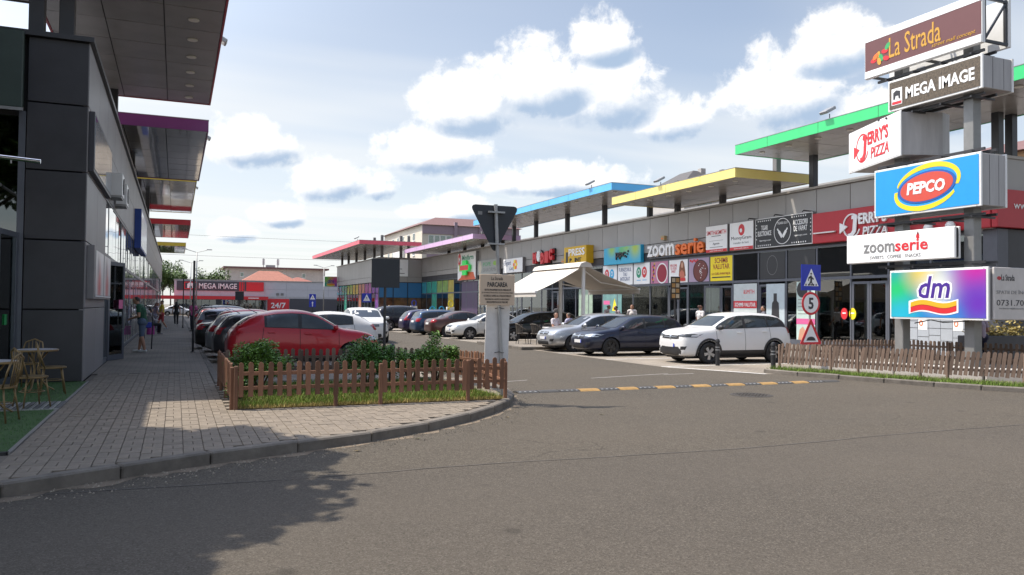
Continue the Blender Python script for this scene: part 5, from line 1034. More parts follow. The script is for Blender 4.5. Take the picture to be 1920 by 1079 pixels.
# ================================================================ people
def person(label, x, y, z, face, h, cols, pose=None, voxel=.015, hair='short', sleeves='short', legs='long', group='people about the shops'):
    """one continuous body grown from tapered limbs, with clothing shells and hair on it; faces local +Y"""
    J = dict(pel=(0, 0, .96), che=(0, .01, 1.28), nek=(0, .0, 1.48), hed=(0, .02, 1.635), shr=(.18, 0, 1.42), shl=(-.18, 0, 1.42), elr=(.235, -.02, 1.13), ell=(-.235, -.02, 1.13), wrr=(.245, .07, .89), wrl=(-.245, .07, .89),
             hpr=(.09, 0, .93), hpl=(-.09, 0, .93), knr=(.1, .03, .50), knl=(-.1, .03, .50), anr=(.1, -.02, .08), anl=(-.1, -.02, .08))
    J.update(pose or {}); J = {k: Vector(v) for k, v in J.items()}; S_ = h/1.75
    prims = []      # (p, q, r1, r2, region)
    A = lambda p, q, r1, r2, reg: prims.append((Vector(p), Vector(q), r1, r2, reg))
    up_t = 'shirt'; lr = 'pants'
    A(J['pel'], J['pel'].lerp(J['che'], .5), .135, .125, up_t); A(J['pel'].lerp(J['che'], .5), J['che'], .125, .145, up_t); A(J['shr'].lerp(J['nek'], .2), J['shl'].lerp(J['nek'], .2), .078, .078, up_t); A(J['che'], J['nek'], .13, .06, up_t)
    A(J['hpr'], J['hpl'], .125, .125, lr); A(J['nek'], J['hed'], .052, .05, 'skin')
    hd = J['hed']; ax = (J['hed']-J['nek']).normalized()
    A(hd-ax*.05+Vector((0, .012, 0)), hd+ax*.035, .068, .088, 'skin'); A(hd+ax*.03-Vector((0, .02, 0)), hd+ax*.035, .088, .086, 'skin'); A(hd+Vector((0, .085, -.01)), hd+Vector((0, .1, -.025)), .012, .014, 'skin'); A(hd+Vector((0, .07, -.07)), hd+Vector((0, .075, -.075)), .025, .02, 'skin')
    for s_ in (-1, 1): A(hd+Vector((s_*.082, -.01, -.01)), hd+Vector((s_*.088, -.012, .015)), .014, .016, 'skin')
    for q in 'rl':
        sl = {'none': 'skin', 'short': 'shirt', 'long': 'shirt'}[sleeves]; fl_ = 'shirt' if sleeves == 'long' else 'skin'
        A(J['sh'+q], J['sh'+q].lerp(J['el'+q], .55), .062, .052, sl); A(J['sh'+q].lerp(J['el'+q], .55), J['el'+q], .046, .041, fl_); A(J['el'+q], J['wr'+q], .042, .028, fl_)
        d = (J['wr'+q]-J['el'+q]).normalized(); sdv = d.cross(Vector((0, 0, 1))); sdv = sdv.normalized() if sdv.length > .1 else Vector((1, 0, 0)); nv = d.cross(sdv)
        A(J['wr'+q], J['wr'+q]+d*.075, .027, .034, 'skin')
        for i, ln in enumerate((.06, .075, .07, .055)):
            b = J['wr'+q]+d*.085+sdv*(.026-.0175*i); m_ = b+d*ln*.55+nv*.008; A(b, m_, .0095, .009, 'skin'); A(m_, m_+d*ln*.4+nv*.025, .009, .0075, 'skin')
        tb_ = J['wr'+q]+d*.02+sdv*.03; A(tb_, tb_+d*.03+sdv*.03, .012, .011, 'skin'); A(tb_+d*.03+sdv*.03, tb_+d*.065+sdv*.036, .011, .009, 'skin')
        lg = {'long': ('pants', 'pants'), 'shorts': ('pants', 'skin'), 'skirt': ('pants', 'skin')}[legs]
        A(J['hp'+q], J['kn'+q], .092, .06, lg[0]); A(J['kn'+q], J['kn'+q].lerp(J['an'+q], .35), .058, .06, lg[1]); A(J['kn'+q].lerp(J['an'+q], .35), J['an'+q], .06, .038, lg[1])
        f_ = Vector((0, 1, 0)); A(J['an'+q]+Vector((0, -.03, -.035)), J['an'+q]+f_*.13+Vector((0, 0, -.045)), .042, .036, 'shoe'); A(J['an'+q]+f_*.13+Vector((0, 0, -.045)), J['an'+q]+f_*.17+Vector((0, 0, -.048)), .036, .03, 'shoe')
    mb = MB()
    for p, q, r1, r2, reg in prims:
        d = q-p; L_ = d.length; d = d/L_ if L_ > 1e-6 else Vector((0, 0, 1)); pr = []
        pts_, rs_ = [], []
        for k in range(4): a = R(90*k/3.3); pts_.append(p-d*r1*math.cos(a)); rs_.append(max(r1*math.sin(a), .001))
        for k in range(3, -1, -1): a = R(90*k/3.3); pts_.append(q+d*r2*math.cos(a)); rs_.append(max(r2*math.sin(a), .001))
        mb.tube(pts_, rs_, 10)
    tmp = mb.build('tmp', WHITE); r_ = tmp.modifiers.new('r', 'REMESH'); r_.mode = 'VOXEL'; r_.voxel_size = voxel; sm = tmp.modifiers.new('s', 'SMOOTH'); sm.factor = .5; sm.iterations = 3
    me = evaluated(tmp); bpy.data.objects.remove(tmp)
    nf = len(me.polygons); ce = np.empty(nf*3); me.polygons.foreach_get('center', ce); ce = ce.reshape(-1, 3)
    best = np.full(nf, 9.); reg = np.zeros(nf, int); order = ['skin', 'shirt', 'pants', 'shoe']
    for p, q, r1, r2, rg in prims:
        P_, D_ = np.array(p), np.array(q-p); t = np.clip(((ce-P_)@D_)/max(D_@D_, 1e-9), 0, 1); dd = np.linalg.norm(ce-P_-t[:, None]*D_, axis=1)-(r1+(r2-r1)*t); k = dd < best; best[k] = dd[k]; reg[k] = order.index(rg)
    mt = {k: mat('cloth_%s_%.2f_%.2f_%.2f' % ((k,)+c), c, .75 if k != 'skin' else .5, var=.12, scale=9, bump=.1 if k != 'skin' else 0, bscale=40) for k, c in cols.items()}
    me.materials.clear()
    for k in order: me.materials.append(mt[k])
    me.polygons.foreach_set('material_index', reg.tolist()); me.polygons.foreach_set('use_smooth', [True]*nf); me.name = 'person'
    root = top('person', label, 'person', (x, y, z), face, group, local=True); root.scale = (S_, S_, S_)
    bo = bpy.data.objects.new('body', me); COL.objects.link(bo); bo.parent = root; OFF[bo.name] = Vector((0, 0, 0))
    vn = np.empty(len(me.vertices)*3); me.vertices.foreach_get('normal', vn); vn = vn.reshape(-1, 3); vc = np.empty(len(me.vertices)*3); me.vertices.foreach_get('co', vc); vc = vc.reshape(-1, 3)
    for nm, k, inf in (('shirt', 1, .012), ('trousers' if legs == 'long' else legs, 2, .011)):
        ids = np.nonzero(reg == k)[0]; used = {}; V, Fq = [], []
        for i in ids:
            f = []
            for v in me.polygons[i].vertices:
                if v not in used: used[v] = len(V); V.append(tuple(vc[v]+vn[v]*inf))
                f.append(used[v])
            Fq.append(tuple(f))
        if Fq: MB().add(V, Fq).build(nm, mt[order[k]], bo, smooth=True)
    hm = mat('hair_%.2f_%.2f' % cols.get('hair', (.02, .015, .012))[:2], cols.get('hair', (.02, .015, .012)), .6, var=.2, scale=30)
    hb_ = MB(); c0 = hd+Vector((0, -.012, .022))
    for i in range(9):
        a = R(10+i*20) if hair != 'bald' else 0
    seg, ringn = 14, 7
    V = []; Fh = []
    for i in range(ringn+1):
        th = R(100)*i/ringn
        for k in range(seg):
            ph = 2*PI*k/seg; rr = .101+.006*math.sin(5*ph+i); front = math.sin(ph) > .35 and th > R(62)
            rr = rr*.86 if front else rr
            V.append(tuple(c0+Vector((rr*math.sin(th)*math.cos(ph)*.93, rr*math.sin(th)*math.sin(ph)*1.08, rr*math.cos(th)*1.02))))
    for i in range(ringn): Fh += [(i*seg+k, i*seg+(k+1) % seg, (i+1)*seg+(k+1) % seg, (i+1)*seg+k) for k in range(seg)]
    hb_.add(V, Fh)
    if hair == 'long': hb_.tube([tuple(c0+Vector((0, -.05, .02))), tuple(c0+Vector((0, -.09, -.1))), tuple(c0+Vector((0, -.11, -.25))), tuple(c0+Vector((0, -.1, -.4)))], [.08, .1, .095, .05], 12)
    if hair == 'bun': hb_.tube([tuple(c0+Vector((0, -.08, .04))), tuple(c0+Vector((0, -.13, .07)))], [.05, .045], 10)
    hb_.build('hair', hm, bo, smooth=True)
    return root
SK = (.42, .22, .145)
SIT = dict(pel=(0, 0, .56), che=(0, -.03, .9), nek=(0, -.02, 1.1), hed=(0, .02, 1.25), shr=(.18, -.03, 1.04), shl=(-.18, -.03, 1.04), elr=(.24, .06, .78), ell=(-.24, .06, .78), wrr=(.14, .3, .72), wrl=(-.14, .3, .72),
           hpr=(.09, .02, .53), hpl=(-.09, .02, .53), knr=(.11, .44, .52), knl=(-.11, .44, .52), anr=(.11, .42, .09), anl=(-.11, .42, .09))
WALK = dict(knr=(.1, .16, .52), anr=(.1, .2, .08), knl=(-.1, -.03, .5), anl=(-.1, -.26, .13), wrr=(.25, -.12, .9), wrl=(-.25, .2, .92), elr=(.24, -.1, 1.14), ell=(-.24, .03, 1.13))
LOOK = dict(che=(0, .05, 1.27), nek=(0, .12, 1.45), hed=(0, .2, 1.58), shr=(.18, .08, 1.4), shl=(-.18, .08, 1.4), elr=(.25, .05, 1.12), ell=(-.25, .05, 1.12), wrr=(.12, .3, 1.05), wrl=(-.12, .3, 1.04), knr=(.1, .05, .5), anr=(.12, .12, .08), anl=(-.11, -.1, .08), knl=(-.1, 0, .5))
person('man in green T-shirt and denim shorts looking at the left shop window', -.98, 28.6, .12, R(78), 1.84, dict(skin=SK, shirt=(.012, .075, .04), pants=(.085, .12, .19), shoe=(.62, .62, .6)), LOOK, .0095, legs='shorts')
person('seated woman in striped grey top and black trousers by the left shop front', -1.15, 44.5, .12, R(-70), 1.7, dict(skin=SK, shirt=(.36, .34, .36), pants=(.015, .015, .016), shoe=(.3, .28, .27), hair=(.05, .03, .02)), SIT, .016, 'bun', 'long')
person('person in lilac grey top standing behind the seated woman', -1.1, 48.5, .12, R(-60), 1.68, dict(skin=SK, shirt=(.22, .17, .21), pants=(.20, .19, .24), shoe=(.3, .3, .3), hair=(.12, .05, .03)), LOOK, .018, 'long')
person('person in yellow shirt and red shorts far along the left pavement', -.75, 52.5, .12, R(100), 1.75, dict(skin=SK, shirt=(.55, .40, .03), pants=(.38, .05, .05), shoe=(.5, .5, .5)), WALK, .018, legs='shorts')
person('woman in black walking away down the left pavement', .05, 62, .12, R(5), 1.7, dict(skin=SK, shirt=(.012, .012, .014), pants=(.012, .012, .014), shoe=(.5, .5, .5)), WALK, .018, 'long', 'none')
person('person in bright pink shirt between the far left cars', .95, 50, .12, R(150), 1.7, dict(skin=SK, shirt=(.55, .12, .28), pants=(.05, .05, .07), shoe=(.2, .2, .2)), None, .018)
person('left one of the two people seated at the terrace table, white shirt', 15.0, 30.7, .12, R(200), 1.72, dict(skin=SK, shirt=(.50, .46, .48), pants=(.05, .05, .07), shoe=(.1, .1, .1), hair=(.09, .05, .03)), SIT, .016)
person('right one of the two people seated at the terrace table, lilac shirt with back turned', 15.35, 30.15, .12, R(25), 1.72, dict(skin=SK, shirt=(.36, .34, .46), pants=(.05, .05, .07), shoe=(.1, .1, .1), hair=(.05, .035, .025)), SIT, .016)
person('man in white shirt standing under the awning', 18.0, 36.6, .12, R(170), 1.78, dict(skin=SK, shirt=(.58, .56, .56), pants=(.04, .04, .05), shoe=(.1, .1, .1)), LOOK, .018)
person('grey haired man in pink shirt standing behind the silver hatchback', 20.2, 35.6, .12, R(-95), 1.76, dict(skin=SK, shirt=(.52, .42, .42), pants=(.05, .05, .07), shoe=(.1, .1, .1), hair=(.16, .13, .11)), LOOK, .018)
person('dark haired man in lilac shirt facing the grey haired man', 20.9, 35.4, .12, R(80), 1.72, dict(skin=SK, shirt=(.40, .34, .40), pants=(.05, .05, .07), shoe=(.1, .1, .1)), LOOK, .018)
person('woman with long brown hair in white top behind the navy hatchback', 21.6, 35.3, .12, R(140), 1.74, dict(skin=SK, shirt=(.58, .54, .52), pants=(.03, .03, .04), shoe=(.1, .1, .1), hair=(.13, .055, .03)), WALK, .018, 'long')
person('woman with brown hair bun and white top walking behind the white crossover', 21.8, 29.8, .12, R(-80), 1.72, dict(skin=SK, shirt=(.6, .58, .58), pants=(.03, .03, .04), shoe=(.1, .1, .1), hair=(.09, .035, .025)), WALK, .018, 'bun')
person('dark haired person hidden to the head behind the white crossover', 22.4, 26.3, .12, R(60), 1.72, dict(skin=SK, shirt=(.1, .1, .12), pants=(.03, .03, .04), shoe=(.1, .1, .1)), WALK, .018)
person('person in lilac top and navy trousers with back turned by the pylon', 21.4, 15.9, .1, R(-20), 1.64, dict(skin=SK, shirt=(.36, .29, .36), pants=(.018, .018, .05), shoe=(.1, .1, .1), hair=(.1, .07, .05)), LOOK, .013, 'bun')
person('fair haired person in white near the far rainbow windows', 18.6, 74, 0, R(160), 1.72, dict(skin=SK, shirt=(.55, .52, .5), pants=(.1, .1, .14), shoe=(.1, .1, .1), hair=(.4, .28, .15)), WALK, .02)
# ================================================================ fences
WOOD = mat('stained_wood', (.185, .088, .05), .75, var=.4, scale=7, bump=.3, bscale=50, isl=.34, stretch=(1, 1, .15))
WOODG = mat('weathered_wood', (.17, .115, .085), .8, var=.4, scale=7, bump=.3, bscale=50, isl=.28, stretch=(1, 1, .15))
def picket_mesh(w, h, th, m): return MB().prism([(-w/2, 0), (w/2, 0), (w/2, h-w*.5)]+[(w/2*math.cos(R(a)), h-w*.5+w*.5*math.sin(R(a))) for a in (36, 72, 108, 144)]+[(-w/2, h-w*.5)], -th/2, th/2, M=Matrix.Rotation(R(90), 4, 'X')).mesh('picket', m)
def fence(label, P, z, h, gap, n, m, spacing=.139, lean=0, w=.075, side=1, group='low wooden picket fences'):
    f = top('picket_fence', label, 'fence', (P[0][0], P[0][1], z), group=group); pk = picket_mesh(w, h-gap, .02, m); L = 0; k = 0
    for (a, b) in zip(P, P[1:]):
        A, B = Vector((*a, 0)), Vector((*b, 0)); d = (B-A); ln = d.length; d /= ln; ang = math.atan2(d.y, d.x); nrm = Vector((d.y, -d.x, 0))*side; cnt = max(2, round(ln/spacing))
        for i in range(cnt):
            p = A+d*ln*(i+.5)/cnt+nrm*.022; tilt = lean+random.gauss(0, 1.2 if lean else .7)
            inst('picket', pk, f, (p.x, p.y, z+gap+random.uniform(-.012, .012)), (R(random.uniform(-1, 1)), R(tilt), ang+R(random.uniform(-2, 2))), (random.uniform(.94, 1.05), 1, random.uniform(.985, 1.015)))
        for zz in (gap+.13, h-.17):
            M = Matrix.Translation(A+Vector((0, 0, z+zz))) @ Matrix.Rotation(ang, 4, 'Z'); MB().bbox(0, ln, -.012, .012, -.028, .028, .004, M=M).build('rail', m, f)
        for q in range(max(1, round(ln/1.5))+1):
            p = A+d*min(ln, q*1.5)+nrm*.012; MB().bbox(p.x-.03, p.x+.03, p.y-.03, p.y+.03, z-.1, z+h-.05+.03*(q % 2), .012).build('post', m, f)
    return f
fence('brown picket fence along the front of the planter, facing the road', [(.86, 12.74), (3.0, 12.74)], .12, .71, .19, 1, WOOD)
fence('brown picket fence on the right half of the planter front below the parking sign', [(3.08, 12.74), (5.26, 12.74)], .12, .71, .19, 1, WOOD)
fence('brown picket fence on the right side of the planter by the lane', [(5.3, 12.85), (5.62, 14.7), (5.3, 16.7)], .12, .69, .17, 1, WOOD, spacing=.12)
fence('brown picket fence on the left side of the planter along the pavement', [(.82, 12.82), (.82, 16.7)], .12, .69, .17, 1, WOOD, side=-1)
fence('brown picket fence across the back of the planter before the red hatchback', [(.9, 16.75), (5.2, 16.75)], .12, .69, .17, 1, WOODG)
fence('weathered leaning picket fence along the kerb under the pylon', [(15.25, 17.25), (15.85, 15.1), (16.5, 13.1), (17.35, 11.7), (18.9, 10.6)], .1, .7, .14, 1, WOODG, spacing=.105, lean=8, side=1)
fence('dark weathered picket fence behind the pylon columns', [(17.4, 18.25), (20.6, 18.0), (21.0, 16.0), (21.9, 13.6)], .1, .72, .14, 1, WOODG, spacing=.13)
pl = top('plinth', 'low pale concrete plinth inside the right hand fence', 'plinth', (18, 14, .1))
for (a, b, c, d_) in ((16.4, 17.2, 16.9, 14.9), (16.9, 14.9, 17.6, 13.0), (17.6, 13.0, 18.6, 12.0)):
    A, B = Vector((a, b, 0)), Vector((c, d_, 0)); M = Matrix.Translation(A) @ Matrix.Rotation(math.atan2(B.y-A.y, B.x-A.x), 4, 'Z'); MB().bbox(.01, (B-A).length-.01, -.09, .09, .05, .38, .02, M=M).build('block', mat('pale_concrete', (.5, .47, .43), .85, var=.15, bump=.2), pl)

# ================================================================ plants
def leaf_mass(n, pos, size, flat=.5):
    V, Fq = [], []
    for i in range(n):
        p = pos(); s = size*random.uniform(.6, 1.3); u = Vector((random.gauss(0, 1), random.gauss(0, 1), random.gauss(0, flat))).normalized(); v = u.cross(Vector((random.gauss(0, .6), random.gauss(0, .6), 1))).normalized()
        b = len(V); V += [tuple(p-u*s*.5), tuple(p+v*s*.28), tuple(p+u*s*.6), tuple(p-v*s*.28)]; Fq.append((b, b+1, b+2, b+3))
    return V, Fq
LEAFB = mat('shrub_leaf', (.10, .20, .03), .5, var=.3, scale=8, isl=.5, spec=.4); LEAFT = mat('tree_leaf', (.085, .14, .03), .6, var=.3, scale=3, isl=.45); BARK = mat('bark', (.09, .065, .045), .9, var=.3, bump=.5, bscale=20)
LEAFD = mat('dark_shrub_leaf', (.06, .15, .024), .5, var=.3, scale=8, isl=.5, spec=.4)
def clumps(c, r, n, seed):
    rnd = random.Random(seed); cl = []
    for i in range(n):
        a, t = rnd.uniform(0, 6.28), rnd.uniform(-.2, 1); rr = rnd.uniform(.45, .95); cl.append((Vector((c[0]+r[0]*rr*math.cos(a)*math.sqrt(max(0, 1-t*t)), c[1]+r[1]*rr*math.sin(a)*math.sqrt(max(0, 1-t*t)), c[2]+r[2]*rr*t)), rnd.uniform(.28, .5)))
    def pos():
        q, k = random.choice(cl); v = Vector((random.gauss(0, 1), random.gauss(0, 1), random.gauss(0, 1))).normalized()*(random.random()**.4)*k
        return q+Vector((v.x*r[0], v.y*r[1], v.z*r[2]))
    return pos
def shrub(name, label, x, y, r, h, m, n=5200, seed=1, sz=.05):
    s = top(name, label, 'shrub', (x, y, .12), group='shrubs in the fenced planter')
    for i in range(6): a = i*1.05; MB().tube([(x, y, .1), (x+.3*r*math.cos(a), y+.3*r*math.sin(a), .12+h*.4), (x+.7*r*math.cos(a), y+.7*r*math.sin(a), .12+h*.75)], [.02, .013, .006], 6).build('stem', BARK, s)
    V, Fq = leaf_mass(n, clumps((x, y, .12+h*.48), (r, r, h*.5), 22, seed), sz); stuff(MB().add(V, Fq).build('foliage', m, s))
shrub('boxwood_shrub', 'wide dark green shrub at the left end of the planter', 1.4, 15.0, .62, .9, LEAFB, 9500, 3)
shrub('dark_shrub', 'dense dark green shrub in the middle of the planter', 3.4, 15.1, .56, .95, LEAFD, 9500, 5)
shrub('pale_shrub', 'small lighter green shrub right of the bollard in the planter', 4.3, 15.3, .38, .76, LEAFB, 4200, 8)
shrub('laurel_shrub', 'tall glossy green shrub at the right end of the planter', 4.85, 15.4, .46, 1.0, LEAFB, 6000, 9)
shrub('small_shrub', 'little dark shrub by the left corner post of the planter', .95, 13.6, .2, .45, LEAFD, 1200, 12, .04)
bed = struct(MB().box(.88, 5.28, 12.8, 16.72, .09, .128).build('planting_bed', MATS['soil']))
def grass(name, n, area, h0, h1, m, parent):
    V, Fq = [], []
    for i in range(n):
        x, y, z = area(); h, a, w = random.uniform(h0, h1), random.uniform(0, 6.28), random.uniform(.004, .009); lx, ly = random.gauss(0, .35)*h, random.gauss(0, .35)*h
        b = len(V); V += [(x-w*math.cos(a), y-w*math.sin(a), z), (x+w*math.cos(a), y+w*math.sin(a), z), (x+lx, y+ly, z+h)]; Fq.append((b, b+1, b+2))
    return stuff(MB().add(V, Fq).build(name, m, parent))
GR1, GR2 = mat('grass_green', (.14, .22, .025), .7, var=.3, isl=.45), mat('grass_dry', (.34, .27, .09), .8, var=.3, isl=.4)
def bedpos():
    y = 12.82+random.random()**1.6*3.8; return random.uniform(.9, 5.25), y, .127
tag(grass('grass', 16000, bedpos, .03, .13, GR1, None), 'short green grass inside the fenced planter', 'grass'); tag(grass('dry_grass', 9000, lambda: (random.uniform(.9, 5.25), 12.76+random.random()**2*1.6, .127), .02, .08, GR2, None), 'dry straw coloured grass along the planter fence', 'grass')
def verge():
    i = random.randrange(0, len(KR)-8); a, b = KR[i], KR[i+1]; t = random.random(); d = Vector((b[0]-a[0], b[1]-a[1])); n = Vector((-d.y, d.x)).normalized()*(.17+random.random()*.65); return a[0]+d.x*t+n.x, a[1]+d.y*t+n.y, .09
tag(grass('verge_grass', 12000, verge, .03, .14, mat('weed_green', (.12, .19, .02), .7, var=.3, isl=.45), None), 'weedy green grass along the right kerb under the leaning fence', 'grass')
def tree(name, label, x, y, h, r, n, size, seed, m=LEAFT, trunk=.16, cz=None, cat='tree', group=None, z0=0, cc=(0, 0), rr=None):
    t = top(name, label, cat, (x, y, z0), group=group); cz = cz or h*.62; rz = h-cz; rnd = random.Random(seed)
    tk = MB().tube([(x, y, z0-.1), (x+.05, y, z0+h*.2), (x-.05, y+.05, z0+cz*.75), (x+.05, y, z0+cz+rz*.3)], [trunk, trunk*.8, trunk*.55, trunk*.25], 8).build('trunk', BARK, t, smooth=True)
    for i in range(7):
        a = rnd.uniform(0, 6.28); zz = z0+cz*rnd.uniform(.6, .95); MB().tube([(x, y, zz), (x+r*.4*math.cos(a), y+r*.4*math.sin(a), zz+rz*.35), (x+r*.8*math.cos(a), y+r*.8*math.sin(a), zz+rz*.6)], [trunk*.4, trunk*.25, .02], 5).build('limb', BARK, tk)
    V, Fq = leaf_mass(n, clumps((x+cc[0], y+cc[1], z0+cz), rr or (r, r, rz), 30, seed), size); stuff(MB().add(V, Fq).build('crown', m, t)); return t
tree('street_tree', 'leafy street tree beside the left corner that throws shade on the road', -5.3, 8.7, 8.6, 3.0, 22000, .27, 21, cz=5.9)
tree('street_tree', 'second street tree whose boughs reach over the left kerb', -5.4, 10.9, 8.2, 1.6, 8500, .24, 27, cz=7.1, cc=(1.75, .55), rr=(1.6, 2.0, 1.2))
for k, (x, y, h, r) in enumerate(((-2.2, 158, 8.8, 2.6), (.5, 162, 7.9, 2.2), (-4.5, 166, 9.5, 3), (-1.0, 172, 10, 3))): tree('far_tree', ('leftmost', 'rightmost', 'hindmost left', 'tallest')[k]+' green tree left of the supermarket', x, y, h, r, 2600, .42, 30+k, group='trees beyond the supermarket')
for k, (x, y, h, r) in enumerate(((5.2, 176, 8.6, 2.6), (8.6, 178, 8.9, 2.6))): tree('roof_tree', ('left', 'right')[k]+' tree whose crown rises above the supermarket roof', x, y, h, r, 2200, .42, 40+k, group='trees beyond the supermarket')

# ================================================================ street signs and posts
FC = lambda y: Face((0, y, 0), (1, 0, 0))
def post(parent, x, y, z0, z1, r=.03, m=GALV, dx=0): return MB().tube([(x, y, z0), (x+dx, y, z1)], r, 10).build('post', m, parent, smooth='auto')
ys = top('yield_sign', 'back of a triangular yield sign on a leaning grey post', 'road sign', (5.32, 13.05, .12)); post(ys, 5.34, 13.05, .1, 3.52, .032, GALV, -.16)
fs = FC(13.1); BACK = mat('sign_back', (.022, .027, .035), .5, var=.15)
def rtri(cx, cy, w, h, r, down): # rounded triangle
    s = -1 if down else 1; P = [(cx-w/2, cy-s*h/3), (cx+w/2, cy-s*h/3), (cx, cy+s*h*2/3)]; out = []
    for i in range(3):
        p, a, b = Vector(P[i]), Vector(P[i-1]), Vector(P[(i+1) % 3]); u, v = (a-p).normalized(), (b-p).normalized()
        for k in range(5): t = k/4; out.append(tuple(p+u*r*2*(1-t)**2+v*r*2*t*t+(u+v)*r*.25*2*t*(1-t)))
    return out
shape(fs, 'plate', BACK, ys, rtri(5.18, 3.22, .94, .86, .05, True), .0, .012); slab(fs, 'sticker', GREYI, ys, 4.86, 4.94, 3.33, 3.39, .013, .016)
for z in (3.38, 2.82): MB().box(5.04, 5.34, 13.0, 13.09, z-.015, z+.015).build('clamp', GALV, ys)
pk_ = top('parking_notice', 'beige PARCAREA private property notice on the yield sign post', 'notice board', (5.2, 13, 1.75)); f2 = FC(12.98); BEI = mat('board_beige', (.56, .44, .33), .6, var=.06)
MB().bbox(4.87, 5.53, 12.98, 13.01, 1.74, 2.28, .006).build('board', BEI, pk_)
text(f2, 'La Strada', INK, pk_, 5.08, 2.18, .22, .06, .002, .003); text(f2, 'PARCAREA', INK, pk_, 5.01, 2.06, .38, .085, .002, .003, bold=.03); text(f2, 'ESTE PROPRIETATE PRIVATĂ', INK, pk_, 4.96, 1.99, .5, .045, .002, .003, bold=.02)
for i, s_ in enumerate(('ȘI ACCESUL ÎN INCINTA ACESTEIA ÎNSEAMNĂ', 'ACORDUL EXPRES AL UTILIZATORULUI', 'PARCĂRII DE A RESPECTA PREVEDERILE', 'REGULAMENTULUI DE PARCARE')): text(f2, s_, INK, pk_, 4.91+.03*i, 1.94-.055*i, .58-.06*i, .036, .002, .003)
wb = top('white_board', 'blank white board wired to the yield sign post behind the fence', 'board', (5.25, 13, .7)); M = Matrix.Translation((5.25, 13.1, 1.24)) @ Matrix.Rotation(R(1.5), 4, 'Y')
MB().bbox(-.225, .225, -.01, .01, -.53, .53, .004, M=M).build('sheet', mat('scuffed_white', (.62, .61, .60), .6, var=.12, scale=6), wb)
for z in (.9, 1.68): MB().tube([(5.2, 13.085, z), (5.26, 13.02, z+.02), (5.31, 13.0, z), (5.36, 13.06, z)], .007, 5).build('wire_tie', STEEL, wb)
cs = top('crossing_sign_post', 'post with blue crossing sign, red 5 limit and speed bump warning', 'road sign', (16.1, 17, .1)); post(cs, 16.1, 17.03, .05, 2.95); f3 = FC(17.0)
slab(f3, 'crossing_plate', paint('sign_blue', (.012, .035, .42)), cs, 15.76, 16.45, 2.24, 2.95, .0, .012); shape(f3, 'white_triangle', WPR, cs, [(15.85, 2.36), (16.37, 2.36), (16.11, 2.84)], .013, .016)
shape(f3, 'walker_mark', INK, cs, [(16.0, 2.37), (16.07, 2.5), (16.07, 2.58), (16.03, 2.55), (16.02, 2.5), (15.99, 2.5), (16.01, 2.6), (16.1, 2.66), (16.15, 2.6), (16.2, 2.56), (16.18, 2.53), (16.14, 2.56), (16.13, 2.48), (16.19, 2.37), (16.15, 2.37), (16.1, 2.46), (16.04, 2.37)], .017, .02); shape(f3, 'walker_mark', INK, cs, ell(16.1, 2.7, .028, .028, 10), .017, .02)
for q in range(5): slab(f3, 'stripe_mark', INK, cs, 15.9+q*.09, 15.94+q*.09, 2.37, 2.42, .017, .019)
shape(f3, 'limit_plate', RED, cs, ell(16.1, 1.88, .32, .32), .0, .012); shape(f3, 'limit_face', WPR, cs, ell(16.1, 1.88, .255, .255), .013, .016); text(f3, '5', INK, cs, 16.01, 1.72, .18, .32, .017, .003, bold=.03)
shape(f3, 'warning_plate', RED, cs, rtri(16.1, 1.0, .78, .74, .03, False), .0, .012); shape(f3, 'warning_face', WPR, cs, rtri(16.1, .985, .54, .5, .015, False), .013, .016); shape(f3, 'bump_mark', INK, cs, [(15.93, .86), (16.28, .86)]+[(16.1+.15*math.cos(R(a)), .88+.09*math.sin(R(a))) for a in range(0, 181, 20)], .017, .02)
def square_sign(name, label, x, y, z0, z1, w, front, extra=0):
    s = top(name, label, 'road sign', (x, y, 0)); post(s, x, y+.03, 0, z1, .03, STEEL); MB().bbox(x-w/2, x+w/2, y-.02, y-.005, z0, z1, .004).build('plate', front, s); f = FC(y-.02)
    if extra: shape(f, 'white_triangle', WPR, s, [(x-w*.38, z0+w*.15), (x+w*.38, z0+w*.15), (x, z0+w*.88)], .001, .004); shape(f, 'walker_mark', INK, s, [(x-.05, z0+w*.2), (x, z0+w*.5), (x+.06, z0+w*.2), (x+.02, z0+w*.6), (x-.02, z0+w*.6)], .005, .007)
    if extra > 1: MB().bbox(x-w/2, x+w/2, y-.02, y-.005, z0-w, z0-.05, .004).build('sub_plate', paint('sign_blue', (.012, .035, .42)), s); shape(f, 'arrow_mark', WPR, s, [(x-.04, z0-w*.9), (x+.04, z0-w*.9), (x+.04, z0-w*.4), (x+.1, z0-w*.4), (x, z0-w*.15), (x-.1, z0-w*.4), (x-.04, z0-w*.4)], .001, .004)
square_sign('square_sign', 'back of a dark square sign on a black post beside the red hatchback', 4.19, 17.0, 2.1, 2.73, .62, BACK); square_sign('crossing_sign', 'blue pedestrian crossing sign near the rainbow windows', 11.7, 52.6, 1.9, 2.5, .62, paint('sign_blue', (.012, .035, .42)), 1)
square_sign('crossing_sign', 'small far blue crossing sign with an arrow plate below', 11.8, 76, 2.1, 2.7, .62, paint('sign_blue', (.012, .035, .42)), 2); square_sign('square_sign', 'back of a dark square sign before the red supermarket band', 4.4, 63, 2.0, 2.65, .62, BACK); square_sign('square_sign', 'tiny back of a dark sign left of the square one', 4.3, 92, 1.6, 2.2, .62, BACK)
for k, (x, y, h) in enumerate(((.54, 28.1, 3.12), (.45, 56, 3.3))):
    p = top('dark_post', ('nearer' if k == 0 else 'farther')+' thin black steel post at the left pavement edge', 'post', (x, y, .12)); post(p, x, y, .1, h, .035, STEEL); MB().box(x-.07, x+.07, y-.07, y+.07, .12, .15).build('foot', STEEL, p)
